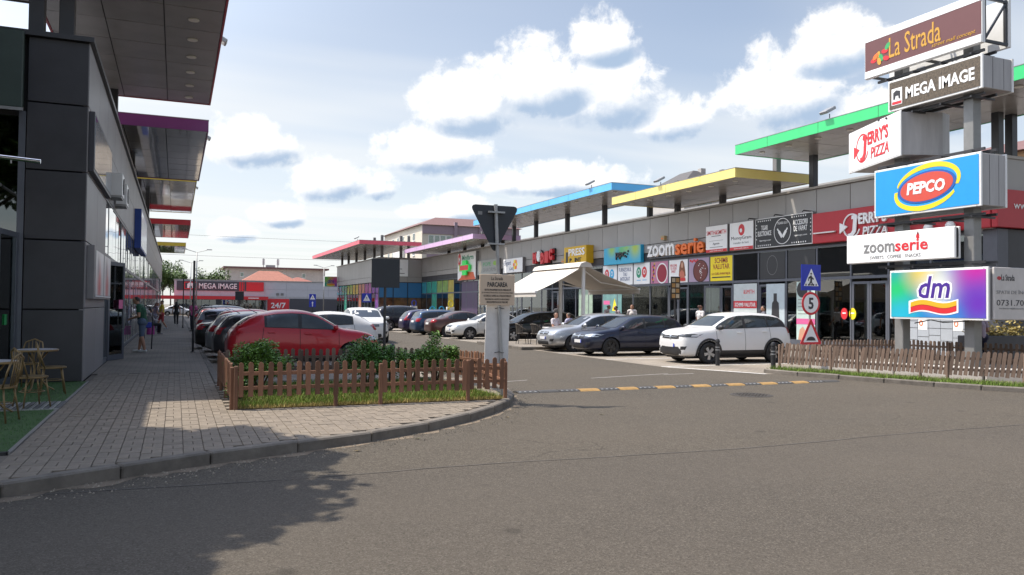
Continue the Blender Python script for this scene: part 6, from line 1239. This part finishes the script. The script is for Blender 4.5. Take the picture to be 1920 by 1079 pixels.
for k, (x, y, z) in enumerate(((15.05, 19.7, 0), (15.2, 17.45, 0), (4.15, 16.2, .12))):
    b = top('bollard', ('black bollard with silver bands in front of the white crossover', 'black bollard with silver bands at the left end of the leaning fence', 'black round topped bollard between the planter shrubs')[k], 'bollard', (x, y, z), group='black bollards'); M = Matrix.Translation((x, y, z))
    MB().lathe([(.065, 0), (.065, .66), (.055, .665), (.055, .69), (.068, .70), (.068, .74), (.05, .79), (.01, .81)], 16, M=M).build('body', BLACK, b, smooth='auto')
    if k < 2:
        for zz in (.46, .54): MB().lathe([(.0665, zz), (.0665, zz+.03)], 16, M=M).build('band', GALV, b)
def lamp(label, x, y, h):
    l = top('street_lamp', label, 'street lamp', (x, y, 0), group='double arm street lamps'); MB().tube([(x, y, 0), (x, y, h)], [.09, .05], 8).build('pole', GALV, l, smooth=True)
    for s_ in (-1, 1): a = MB().tube([(x, y, h-.05), (x+s_*1.2, y, h+.3)], .035, 6).build('arm', GALV, l); MB().bbox(x+min(s_*1.1, s_*1.7), x+max(s_*1.1, s_*1.7), y-.12, y+.12, h+.28, h+.38, .02).build('lamp_head', GALV, a)
lamp('nearer double arm street lamp above the left row of cars', 2.25, 103, 7.9); lamp('farther double arm street lamp behind the nearer one', 2.0, 128, 7.8); lamp('double arm street lamp left of the small dm sign', 22.6, 134, 7.9)
for k, (y, z) in enumerate(((112, 7.9), (120, 11.2))):
    wv_ = top('overhead_wire', ('lower', 'upper')[k]+' thin overhead wire crossing the sky', 'wire', (0, y, z)); MB().tube([(-30+i*6, y, z+.0006*(i*6-55)**2*.3) for i in range(18)], .02, 4).build('cable', STEEL, wv_)

# ================================================================ terrace and bistro furniture
aw = top('awning', 'beige double sided awning on posts over the terrace', 'awning', (17.2, 34, .12)); FAB = mat('awning_cloth', (.57, .53, .475), .85, var=.06, bump=.1)
def cloth(x0, z0, x1, z1, y0, y1, sag):
    n = 10; V = []
    for i in range(n+1):
        t = i/n; z = z0+(z1-z0)*t-sag*math.sin(PI*t)
        V += [(x0+(x1-x0)*t, y0, z), (x0+(x1-x0)*t, y1, z), (x0+(x1-x0)*t, y0, z-.015), (x0+(x1-x0)*t, y1, z-.015)]
    Fq = []
    for i in range(n): a, b = 4*i, 4*i+4; Fq += [(a, b, b+1, a+1), (a+2, a+3, b+3, b+2), (a, a+2, b+2, b), (a+1, b+1, b+3, a+3)]
    return MB().add(V, Fq)
cloth(17.1, 3.6, 14.75, 2.4, 32.2, 37.2, .06).build('fabric', FAB, aw, smooth='auto'); cloth(17.3, 3.6, 20.1, 2.62, 32.2, 37.2, .05).build('fabric', FAB, aw, smooth='auto')
MB().prism([(16.85, 3.55), (16.95, 3.72), (17.2, 3.8), (17.45, 3.72), (17.55, 3.55)], -37.25, -32.1, M=Matrix.Rotation(R(90), 4, 'X')).build('housing', FAB, aw)
for (x, z) in ((14.75, 2.4), (20.1, 2.62)): MB().box(x-.05, x+.05, 32.2, 37.2, z-.06, z+.02).build('front_rail', WHITEP, aw); MB().box(x-.01, x+.01, 32.2, 37.2, z-.24, z-.06).build('valance', FAB, aw)
for y in (32.35, 34.7): MB().bbox(17.13, 17.27, y-.07, y+.07, .12, 3.6, .015).build('post', WHITEP, aw)
for s_, xe, ze in ((-1, 14.8, 2.42), (1, 20.05, 2.64)):
    for y in (32.6, 36.6): MB().tube([(17.2+s_*.1, y, 3.45), (17.2+s_*1.3, y+.5, 3.0-.1), (xe, y+.05, ze)], .03, 6).build('folding_arm', WHITEP, aw)
RAT = mat('rattan', (.10, .085, .07), .8, var=.3, scale=30, bump=.4, bscale=90); BRASS = mat('brass_paint', (.22, .155, .075), .4, metal=.5, var=.15)
def loc_part(mb, nm, m, root, sm=False): return mb.build(nm, m, root, smooth=sm)
def rattan_chair(label, x, y, rz):
    c = top('terrace_chair', label, 'chair', (x, y, .12), rz, 'terrace chairs by the awning', local=True)
    loc_part(MB().bbox(-.24, .24, -.22, .22, .42, .47, .02), 'seat', RAT, c)
    V = MB()
    for i in range(9): a = R(200+i*17.5); V.tube([(.25*math.cos(a), .02+.25*math.sin(a), .46), (.29*math.cos(a), .02+.3*math.sin(a), .84)], .022, 5)
    loc_part(V, 'backrest', RAT, c); loc_part(MB().tube([(.27, .1, .62), (.29, -.06, .7), (.2, -.24, .84), (0, -.3, .86), (-.2, -.24, .84), (-.29, -.06, .7), (-.27, .1, .62)], .025, 6), 'top_rail', RAT, c)
    for sx in (-1, 1):
        for sy in (-1, 1): loc_part(MB().tube([(sx*.2, sy*.18, .43), (sx*.23, sy*.22, 0)], .014, 6), 'leg', STEEL, c)
for k, (x, y, rz) in enumerate(((13.75, 31.4, -100), (14.25, 30.9, -80), (14.95, 31.2, 160), (15.3, 30.0, 20))): rattan_chair(('leftmost wicker terrace chair by the kerb', 'second wicker terrace chair from the kerb', 'wicker chair under the left seated person', 'wicker chair under the right seated person')[k], x, y, R(rz))
tt = top('terrace_table', 'small square terrace table beside the seated people', 'table', (14.75, 30.4, .12), local=True); loc_part(MB().bbox(-.35, .35, -.35, .35, .7, .74, .01), 'top', WHITEP, tt); loc_part(MB().lathe([(.03, .03), (.03, .7)], 10), 'stem', STEEL, tt); loc_part(MB().lathe([(.25, 0), (.2, .03)], 16), 'base', STEEL, tt); loc_part(MB().bbox(-.3, -.28, -.3, .3, .3, .7, .004), 'apron_panel', WHITEP, tt)
def bistro_chair(label, x, y, rz):
    c = top('bistro_chair', label, 'chair', (x, y, .128), rz, 'golden metal bistro chairs', local=True)
    loc_part(MB().lathe([(.2, .44), (.215, .45), (.215, .465), (.19, .475)], 24), 'seat', BRASS, c, 'auto')
    hoop = [(-.17, -.13, .46), (-.19, -.2, .68), (-.15, -.24, .84), (0, -.26, .9), (.15, -.24, .84), (.19, -.2, .68), (.17, -.13, .46)]
    loc_part(MB().tube(hoop, .013, 8), 'back_hoop', BRASS, c, True)
    for q in (-.09, -.03, .03, .09): loc_part(MB().tube([(q*.8, -.18, .46), (q, -.225, .68), (q*1.1, -.245, .885-abs(q)*.35)], .007, 6), 'spindle', BRASS, c, True)
    for sx in (-1, 1):
        for sy in (-1, 1): loc_part(MB().tube([(sx*.14, sy*.13, .45), (sx*.16, sy*.15, .3), (sx*.19, sy*.19, 0)], .013, 8), 'leg', BRASS, c, True)
    loc_part(MB().tube([(.17*math.cos(R(a)), .17*math.sin(R(a)), .24) for a in range(0, 361, 30)], .007, 6), 'stretcher', BRASS, c, True)
def bistro_table(label, x, y):
    t = top('bistro_table', label, 'table', (x, y, .128), 0, 'round bistro tables', local=True); loc_part(MB().lathe([(.33, .715), (.35, .72), (.35, .745), (.33, .75)], 32), 'top', mat('table_top', (.42, .41, .42), .4), t, 'auto'); loc_part(MB().lathe([(.352, .712), (.358, .72), (.358, .74), (.352, .748)], 32), 'edge_ring', BRASS, t, 'auto')
    for i in range(3):
        a = R(i*120+20); c_, s_ = math.cos(a), math.sin(a); loc_part(MB().tube([(.2*c_, .2*s_, .715), (.06*c_, .06*s_, .52), (.03*c_, .03*s_, .4), (.06*c_, .06*s_, .25), (.18*c_, .18*s_, .08), (.27*c_, .27*s_, .03), (.3*c_, .3*s_, .0)], .014, 8), 'leg', BRASS, t, True)
bistro_table('round bistro table at the left frame edge', -2.42, 13.3); bistro_table('farther round bistro table by the dark corner', -2.28, 16.4)
bistro_chair('golden bistro chair nearest the camera on the turf', -2.15, 12.4, R(75)); bistro_chair('golden bistro chair with its back to the nearer round table', -1.98, 13.95, R(-60)); bistro_chair('golden bistro chair on the right of the farther table', -1.95, 15.9, R(-80)); bistro_chair('golden bistro chair behind the farther table', -2.5, 16.95, R(160))
lk = top('parcel_locker', 'grey parcel locker with orange marks below the dm sign', 'parcel locker', (24.2, 19.4, .12)); FK = Face((23.9, 0, 0), (0, -1, 0)); MB().bbox(23.92, 24.5, 18.3, 20.6, .12, 2.1, .01).build('cabinet', GALV, lk); LD = mat('locker_door', (.40, .43, .47), .4, var=.04)
for i in range(5):
    z = .16
    for j in range(6):
        h = (.24, .3, .42)[(i*2+j) % 3]
        if z+h > 2.06: break
        slab(FK, 'locker_door', LD, lk, -20.58+i*.456, -20.58+i*.456+.44, z, z+h-.02, .0, .02); z += h
for u in (-20.1, -18.75): slab(FK, 'label_plate', WPR, lk, u, u+.36, 1.05, 1.5, .021, .025); shape(FK, 'orange_mark', ORNG, lk, ring(u+.12, 1.28, .08, .1, .035, 14), .026, .03)
gs = top('plant_box', 'dark planter box with dry plants at the right frame edge', 'planter', (23.6, 17.3, .1)); MB().bbox(22.6, 25.2, 16.9, 17.6, .1, .95, .02).build('box', DARKM, gs); V, Fq = leaf_mass(700, lambda: Vector((random.uniform(22.7, 25.1), random.uniform(17, 17.5), .95+abs(random.gauss(0, .2)))), .12); stuff(MB().add(V, Fq).build('dry_plants', GR2, gs))
bk = top('cleaning_stand', 'green and white cleaning caddy beside the person at the pylon', 'caddy', (20.7, 15.5, .1)); MB().tube([(20.75, 15.55, .1), (20.75, 15.55, 1.5)], .015, 6).build('handle', STEEL, bk); MB().lathe([(.07, 1.2), (.1, 1.25), (.1, 1.5), (.06, 1.55)], 10, M=Matrix.Translation((20.75, 15.55, 0))).build('bottle', paint('bright_green', (.02, .42, .1)), bk, smooth=True); MB().lathe([(.12, .12), (.15, .6)], 14, M=Matrix.Translation((20.65, 15.5, 0))).build('bucket', WHITEP, bk)
mb_ = top('menu_board', 'dark menu board with small pictures on a post before the cake shop', 'menu board', (21, 30.6, .12)); post(mb_, 21, 30.62, .1, 3.1, .04, STEEL); fm = FC(30.55); slab(fm, 'board', mat('menu_black', (.03, .022, .018), .5), mb_, 20.72, 21.22, 2.1, 3.15, 0, .03)
for i in range(4):
    for j in range(2): slab(fm, 'picture', (paint('caramel', (.45, .25, .09)), paint('cream2', (.5, .42, .3)))[(i+j) % 2], mb_, 20.77+j*.22, 20.95+j*.22, 2.18+i*.24, 2.36+i*.24, .031, .035)
for k, (x, y, h, m, nm) in enumerate(((23.0, 81, 2.7, BLU, 'blue ringed'), (23, 74.5, 1.7, CYAN, 'small blue and white'), (23, 71.6, 1.7, CYAN, 'short blue striped'), (23.2, 69.5, 2.6, YEL, 'yellow and blue'))):
    t = top('promo_totem', nm+' promotional totem before the far shop windows', 'totem', (x, y, .12)); MB().bbox(x-.35, x+.35, y-.15, y+.15, .12, h*.62, .02).build('panel', WHITEP, t); f = FC(y-.151); slab(f, 'stripe', m, t, x-.3, x-.1, .2, h*.6, .0, .005); shape(f, 'disc', m, t, ring(x, h*.62+.3, .28, .34, .09, 16), -.02, .02)
st = top('pink_stool', 'small pink plastic stool under the seated woman', 'stool', (-1.15, 44.5, .12)); MB().lathe([(.2, .12), (.17, .5), (.19, .53), (.19, .56)], 12, M=Matrix.Translation((-1.15, 44.5, 0))).build('body', paint('magenta', (.42, .06, .28)), st)
ds = top('display_stand', 'black wire display stand with a blue bag beside the man in green', 'stand', (-.75, 30.6, .12)); MB().tube([(-.75, 30.4, .12), (-.72, 30.4, 1.3), (-.8, 30.5, 1.55), (-1.0, 30.6, 1.65)], .02, 8).build('frame', STEEL, ds, smooth=True); MB().tube([(-1.0, 30.8, .12), (-1.0, 30.7, 1.65)], .02, 8).build('frame', STEEL, ds); MB().bbox(-.98, -.76, 30.45, 30.6, .85, 1.05, .03).build('bag', BLU, ds)
LEAFL = [mat('dead_leaf', (.30, .22, .09), .8), mat('pale_leaf', (.42, .42, .22), .8)]
for k, (x, y) in enumerate(((2.0, 9.35), (2.9, 9.95), (4.75, 11.4), (6.3, 11.2))):
    a = random.random()*6; MB().add([(-.05, 0, .012), (0, .025, .02), (.06, 0, .01), (0, -.03, .012)], [(0, 3, 2, 1)], M=Matrix.Translation((x, y, 0)) @ Matrix.Rotation(a, 4, 'Z')).build('fallen_leaf', LEAFL[k % 2], origin=(x, y, 0)); o = bpy.context.scene.objects[-1] if False else None
for o in [q for q in bpy.data.objects if q.name.startswith('fallen_leaf')]: o.data.transform(Matrix.Identity(4)); tag(o, {'fallen_leaf': 'brown fallen leaf nearest the left along the curved kerb', 'fallen_leaf.001': 'pale fallen leaf second from the left along the kerb', 'fallen_leaf.002': 'brown fallen leaf by the kerb below the planter corner', 'fallen_leaf.003': 'pale fallen leaf farthest right on the asphalt'}[o.name], 'leaf', 'dry leaves on the asphalt')

# ================================================================ background
MI = top('supermarket', 'grey and white supermarket with red band closing the far end', 'building', (14, 155, 0)); FM = Face((0, 150, 0), (1, 0, 0))
MB().box(-.3, 30, 150.2, 170, 0, 5.8).build('wall', mat('white_cladding', (.50, .50, .54), .5, var=.05), MI); MB().box(-.4, 30.1, 150.0, 170.1, 5.8, 5.95).build('parapet', GALV, MI)
for i in range(8):
    for z0, z1 in ((3.0, 4.35), (4.4, 5.78)): slab(FM, 'cladding_panel', MATS['white_cladding'], MI, -.28+i*3.78, -.28+i*3.78+3.75, z0, z1, -.19, -.12)
slab(FM, 'sign_band', paint('slate', (.06, .06, .075)), MI, .1, 14.6, 4.0, 5.65, -.11, .02); slab(FM, 'sign_red', RED, MI, 11.6, 14.6, 4.02, 5.63, .021, .05); slab(FM, 'sign_red', RED, MI, 10.4, 11.3, 4.02, 5.63, .021, .04); shape(FM, 'lion_frame', RED, MI, [(1.3, 4.2), (3.4, 4.2), (3.4, 5.5), (1.3, 5.5), (1.3, 4.21), (1.45, 4.35), (1.45, 5.35), (3.25, 5.35), (3.25, 4.35), (1.45, 4.34)], .021, .03)
for k in (.3, .7): slab(FM, 'sign_gap', paint('slate', (.06, .06, .075)), MI, 10.4+k, 10.52+k, 4.02, 5.63, .041, .045)
text(FM, 'MEGA IMAGE', WPR, MI, 3.7, 4.35, 6.3, .95, .025, .05, bold=.01); shape(FM, 'lion_mark', WPR, MI, [(1.8, 4.4), (1.8, 5.1), (2.1, 5.35), (2.9, 5.25), (2.9, 4.4), (2.6, 4.4), (2.55, 4.8), (2.2, 4.8), (2.15, 4.4)], .031, .06)
MB().box(-2.6, 15.2, 147.8, 150.05, 2.45, 3.05).build('red_awning', RED, MI); slab(Face((0, 147.8, 0), (1, 0, 0)), 'white_strip', WPR, MI, 11.8, 13.6, 2.68, 2.82, .01, .02); slab(FM, 'shop_window', GLASS, MI, .2, 15, .2, 2.4, -.18, -.1)
for i in range(12): slab(FM, 'mullion', FRAME, MI, .2+i*1.3, .28+i*1.3, .2, 2.4, -.09, -.05)
slab(FM, 'dark_band', paint('slate', (.06, .06, .075)), MI, 19.2, 30, 0, 2.75, -.11, -.05); slab(FM, 'red_panel', RED, MI, 15.3, 19.1, .1, 2.7, -.11, -.04); text(FM, '24/7', WPR, MI, 15.9, 1.0, 2.6, 1.0, -.035, .02, bold=.02)
for u in (16.8, 17.6): slab(FM, 'vent', GREYI, MI, u, u+.5, 3.3, 3.75, -.11, -.05)
def block(name, label, x0, x1, y0, y1, z, wall, roofm, rz, wins, ov=.6, cat='building'):
    b = top(name, label, cat, ((x0+x1)/2, (y0+y1)/2, 0)); MB().box(x0, x1, y0, y1, 0, z).build('wall', wall, b)
    if rz: hip(MB(), x0-ov, x1+ov, y0-ov, y1+ov, z, z+rz, max(.1, (x1-x0)/2-4), max(.1, (y1-y0)/2-4)).build('roof', roofm, b)
    fe, fsd = Face((0, y0, 0), (1, 0, 0)), Face((x0, 0, 0), (0, -1, 0))
    for (side, u, v, w, h) in wins:
        f = fe if side == 'f' else fsd; uu = u if side == 'f' else -u-w
        wn = MB().box(uu, uu+w, v, v+h, .0, .06, M=f.M).build('window', WHITEP, b); MB().box(uu+.1, uu+w-.1, v+.1, v+h-.1, .061, .07, M=f.M).build('pane', GLASS2, wn)
        MB().box(uu-.1, uu+w+.1, v-.12, v, .0, .15, M=f.M).build('sill', WHITEP, wn)
    return b
CREAM, MAUVE = mat('cream_render', (.60, .55, .46), .85, var=.08), mat('mauve_render', (.30, .23, .27), .85, var=.08); RTILE, BROOF = mat('red_tiles', (.33, .135, .095), .8, var=.2, scale=2), mat('brown_roof', (.17, .09, .085), .7, var=.15)
ap = block('apartment_block', 'cream and mauve apartment block behind the violet canopy', 45, 66, 153, 184, 17.9, CREAM, BROOF, 2.0, [('s', 158+i*4.2, z, 1.7, 1.6) for i in range(6) for z in (9, 12, 15)]+[('f', 46.3+i*1.25, 14.2, 1.15, 1.7) for i in range(4)]+[('f', 54, 14.2, 1.6, 1.7), ('f', 58, 14.2, 1.6, 1.5)])
MB().box(45.0, 66, 152.8, 153, 16.1, 17.8).build('mauve_band', MAUVE, ap); MB().box(46, 66, 152.85, 153, 11, 14.0).build('mauve_band', MAUVE, ap); MB().box(44.2, 45, 166, 173, 8, 15.6).build('loggia', WHITEP, ap)
for x in (51.6, 57, 62): MB().box(x, x+.6, 152.3, 153, 10, 18.6).build('duct', MAUVE, ap)
gb = block('grey_block', 'long grey building with phone masts behind the supermarket', 11, 34, 200, 214, 10.2, mat('grey_render', (.52, .48, .46), .85), BROOF, 0, [('f', 14+i*4.8, 8.2, .9, 1.1) for i in range(4)]+[('f', 14.5, 6.6, 1.8, 1.0)])
MB().box(10.2, 34.8, 199, 215, 10.2, 10.6).build('roof_slab', BROOF, gb)
for x in (19.6, 23.0):
    m_ = MB().tube([(x, 203, 10.6), (x, 203, 12.9)], .09, 6).build('mast', GALV, gb); MB().box(x-.3, x-.12, 202.8, 203.1, 11.3, 12.8).box(x+.12, x+.3, 202.8, 203.1, 11.3, 12.8).build('antenna_panel', WHITEP, m_)
MB().box(20.2, 22.4, 203, 204, 10.6, 11.3).build('plant_box', GALV, gb)
block('tiled_house', 'house with a bright red hipped tile roof behind the supermarket', 12.5, 24.5, 176, 186, 6.0, CREAM, RTILE, 2.9, [], .8, 'house'); block('tiled_house', 'lower red tiled house right of the bright one', 21, 29.5, 180, 190, 6.0, CREAM, mat('dull_red_tiles', (.27, .10, .075), .8, var=.2), 1.8, [], .8, 'house')
block('beige_house', 'orange beige building glimpsed behind the pylon on the right', 46, 62, 26, 40, 11.2, mat('peach_render', (.48, .30, .17), .85), BROOF, 1.5, [('f', 48, 8.6, 1.4, 1.6)], .6, 'house')
block('white_gable', 'pale building seen between the blue canopy columns', 34, 40, 66, 84, 8.6, mat('pale_render', (.6, .6, .6), .8), BROOF, 0, [])
